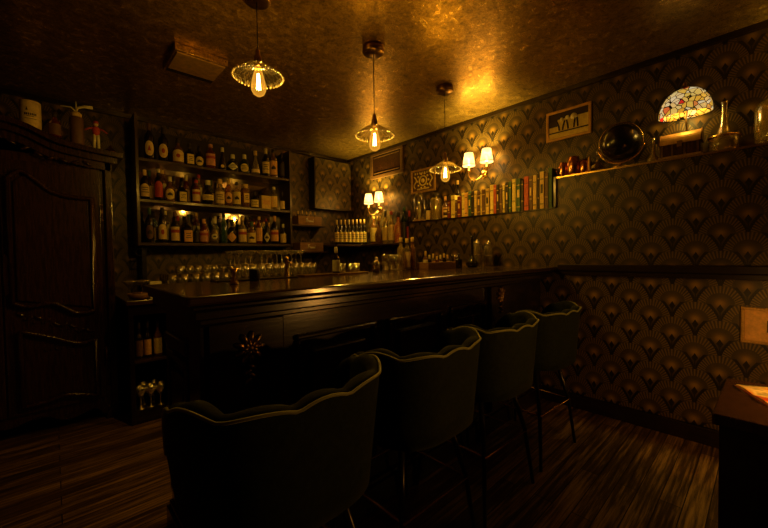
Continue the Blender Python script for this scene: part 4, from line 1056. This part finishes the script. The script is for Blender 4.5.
MB().lathe([(.028, 0), (.032, .01), (.030, .09), (.034, .11), (.031, .11), (.027, .09)], 20).build('body', 'steel', T)
MB().tube([(.03, 0, .095), (.052, 0, .085), (.052, 0, .04), (.03, 0, .03)], .0035, 6).build('handle', 'steel', T)
T = thing('black_decanter', 'round bellied black decanter with long neck on the bar', 'decanter', (2.66, 1.74, BT))
MB().lathe([(.035, 0), (.052, .015), (.055, .035), (.035, .06), (.014, .085), (.011, .22), (.015, .235), (.010, .25)], 24).build('body', 'g_dark', T)
MB().ball((0, 0, .262), .014, 12).build('stopper', 'g_dark', T)
for i, (x, y, h_) in enumerate(((2.80, 1.78, .24), (2.925, 1.74, .23))):
    T = thing('glass_canister', ['tall glass canister with metal lid right of the black decanter', 'tall glass canister with metal lid nearest the papered wall'][i], 'canister', (x, y, BT), 0, 'glass canisters on the bar')
    MB().lathe([(.040, 0), (.044, .008), (.044, h_ * .75), (.034, h_ * .82), (.032, h_ * .84)], 24).build('glass_body', 'g_pale', T)
    MB().lathe([(.036, h_ * .84), (.038, h_ * .86), (.036, h_ * .93), (.012, h_ * .95), (.010, h_)], 22).build('lid', 'steel', T)
    MB().lathe([(.041, h_ * .40), (.0455, h_ * .41), (.0455, h_ * .44), (.041, h_ * .45)], 24).build('metal_band', 'steel', T)

# ------------------------------------------------------------------ ceiling vent box
MT['ventplate'] = plain('vent_gold_paint', (.62, .40, .10), .5, .2)
T = thing('ceiling_vent', 'rectangular gold painted hatch box on the ceiling at the left', 'vent', (.775, 2.75, ZC))
MB().box(-.165, .165, -.17, .17, -.045, 0).build('casing', 'ceil', T, bev=.004)
mb = MB(); mb.box(-.15, .15, -.155, .10, -.055, -.0451); mb.build('cover_plate', 'ventplate', T, bev=.003)
mb = MB(); mb.box(-.15, .15, .112, .150, -.052, -.0451); mb.build('hinge_strip', 'black', T)

# ------------------------------------------------------------------ side table with magazine, right foreground
TB = thing('side_table', 'dark wooden side table at the lower right corner', 'table', (1.655, .107, 0), -.015)
MB().box(-.215, .225, -.62, .0, .725, .76).build('tabletop', 'arm', TB, bev=.004)
mb = MB(); mb.box(-.20, .21, -.60, -.015, .06, .724); mb.build('cabinet_body', 'bar', TB, bev=.003)
MB().box(-.207, -.2001, -.52, -.10, .625, .705).build('drawer_front', 'bar', TB, bev=.003)
for sx in (-.20, .17):
    for sy in (-.60, -.055): MB().box(sx, sx + .04, sy, sy + .04, 0, .0599).build('foot', 'bar', TB, bev=.004)
MB().box(-.207, -.2001, -.52, -.10, .12, .60).build('door', 'bar', TB, bev=.003)
T = thing('magazine', 'open magazine with warm coloured pages on the side table', 'magazine', (1.70, .03, .761), .45)
def make_mag():
    n = NT('magazine_page'); f = n.noise(14, 2); n.set(Base_Color=n.ramp(f, [(.42, (.55, .06, .02)), (.5, (.75, .42, .10)), (.6, (.85, .65, .25)), (.7, (.10, .12, .05))]), Roughness=.35); return n.m
pm = make_mag()
mb = MB(); mb.prism([(-.10, 0), (0, .000), (.10, 0), (.10, .004), (.05, .009), (0, .004), (-.05, .009), (-.10, .004)], -.27, 0, 'y'); mb.build('pages', pm, T)
MB().box(-.103, .103, -.273, .003, -.0008, 0).build('cover', 'p_red', T)
T = thing('table_lamp', 'small shaded lamp standing on the side table beyond the picture edge', 'lamp', (1.72, -.36, .761))
MB().lathe([(.05, 0), (.05, .01), (.012, .02), (.012, .16), (.006, .17)], 22).build('base', 'brass', T)
m = MB(); V = []; F = []; seg = 36
for r, z in ((.075, .180), (.076, .181), (.05, .30), (.049, .299)):
    for k in range(seg): a = 2 * PI * k / seg; V.append((r * math.cos(a), r * math.sin(a), z))
for i in range(4):
    for k in range(seg): F.append((i * seg + k, i * seg + (k + 1) % seg, ((i + 1) % 4) * seg + (k + 1) % seg, ((i + 1) % 4) * seg + k))
m._new(V, F, True).build('lamp_shade', 'p_orange', T)
lamp('table_light', (0, 0, .165), P_TABLE, .02, (1, .45, .08), parent=T)
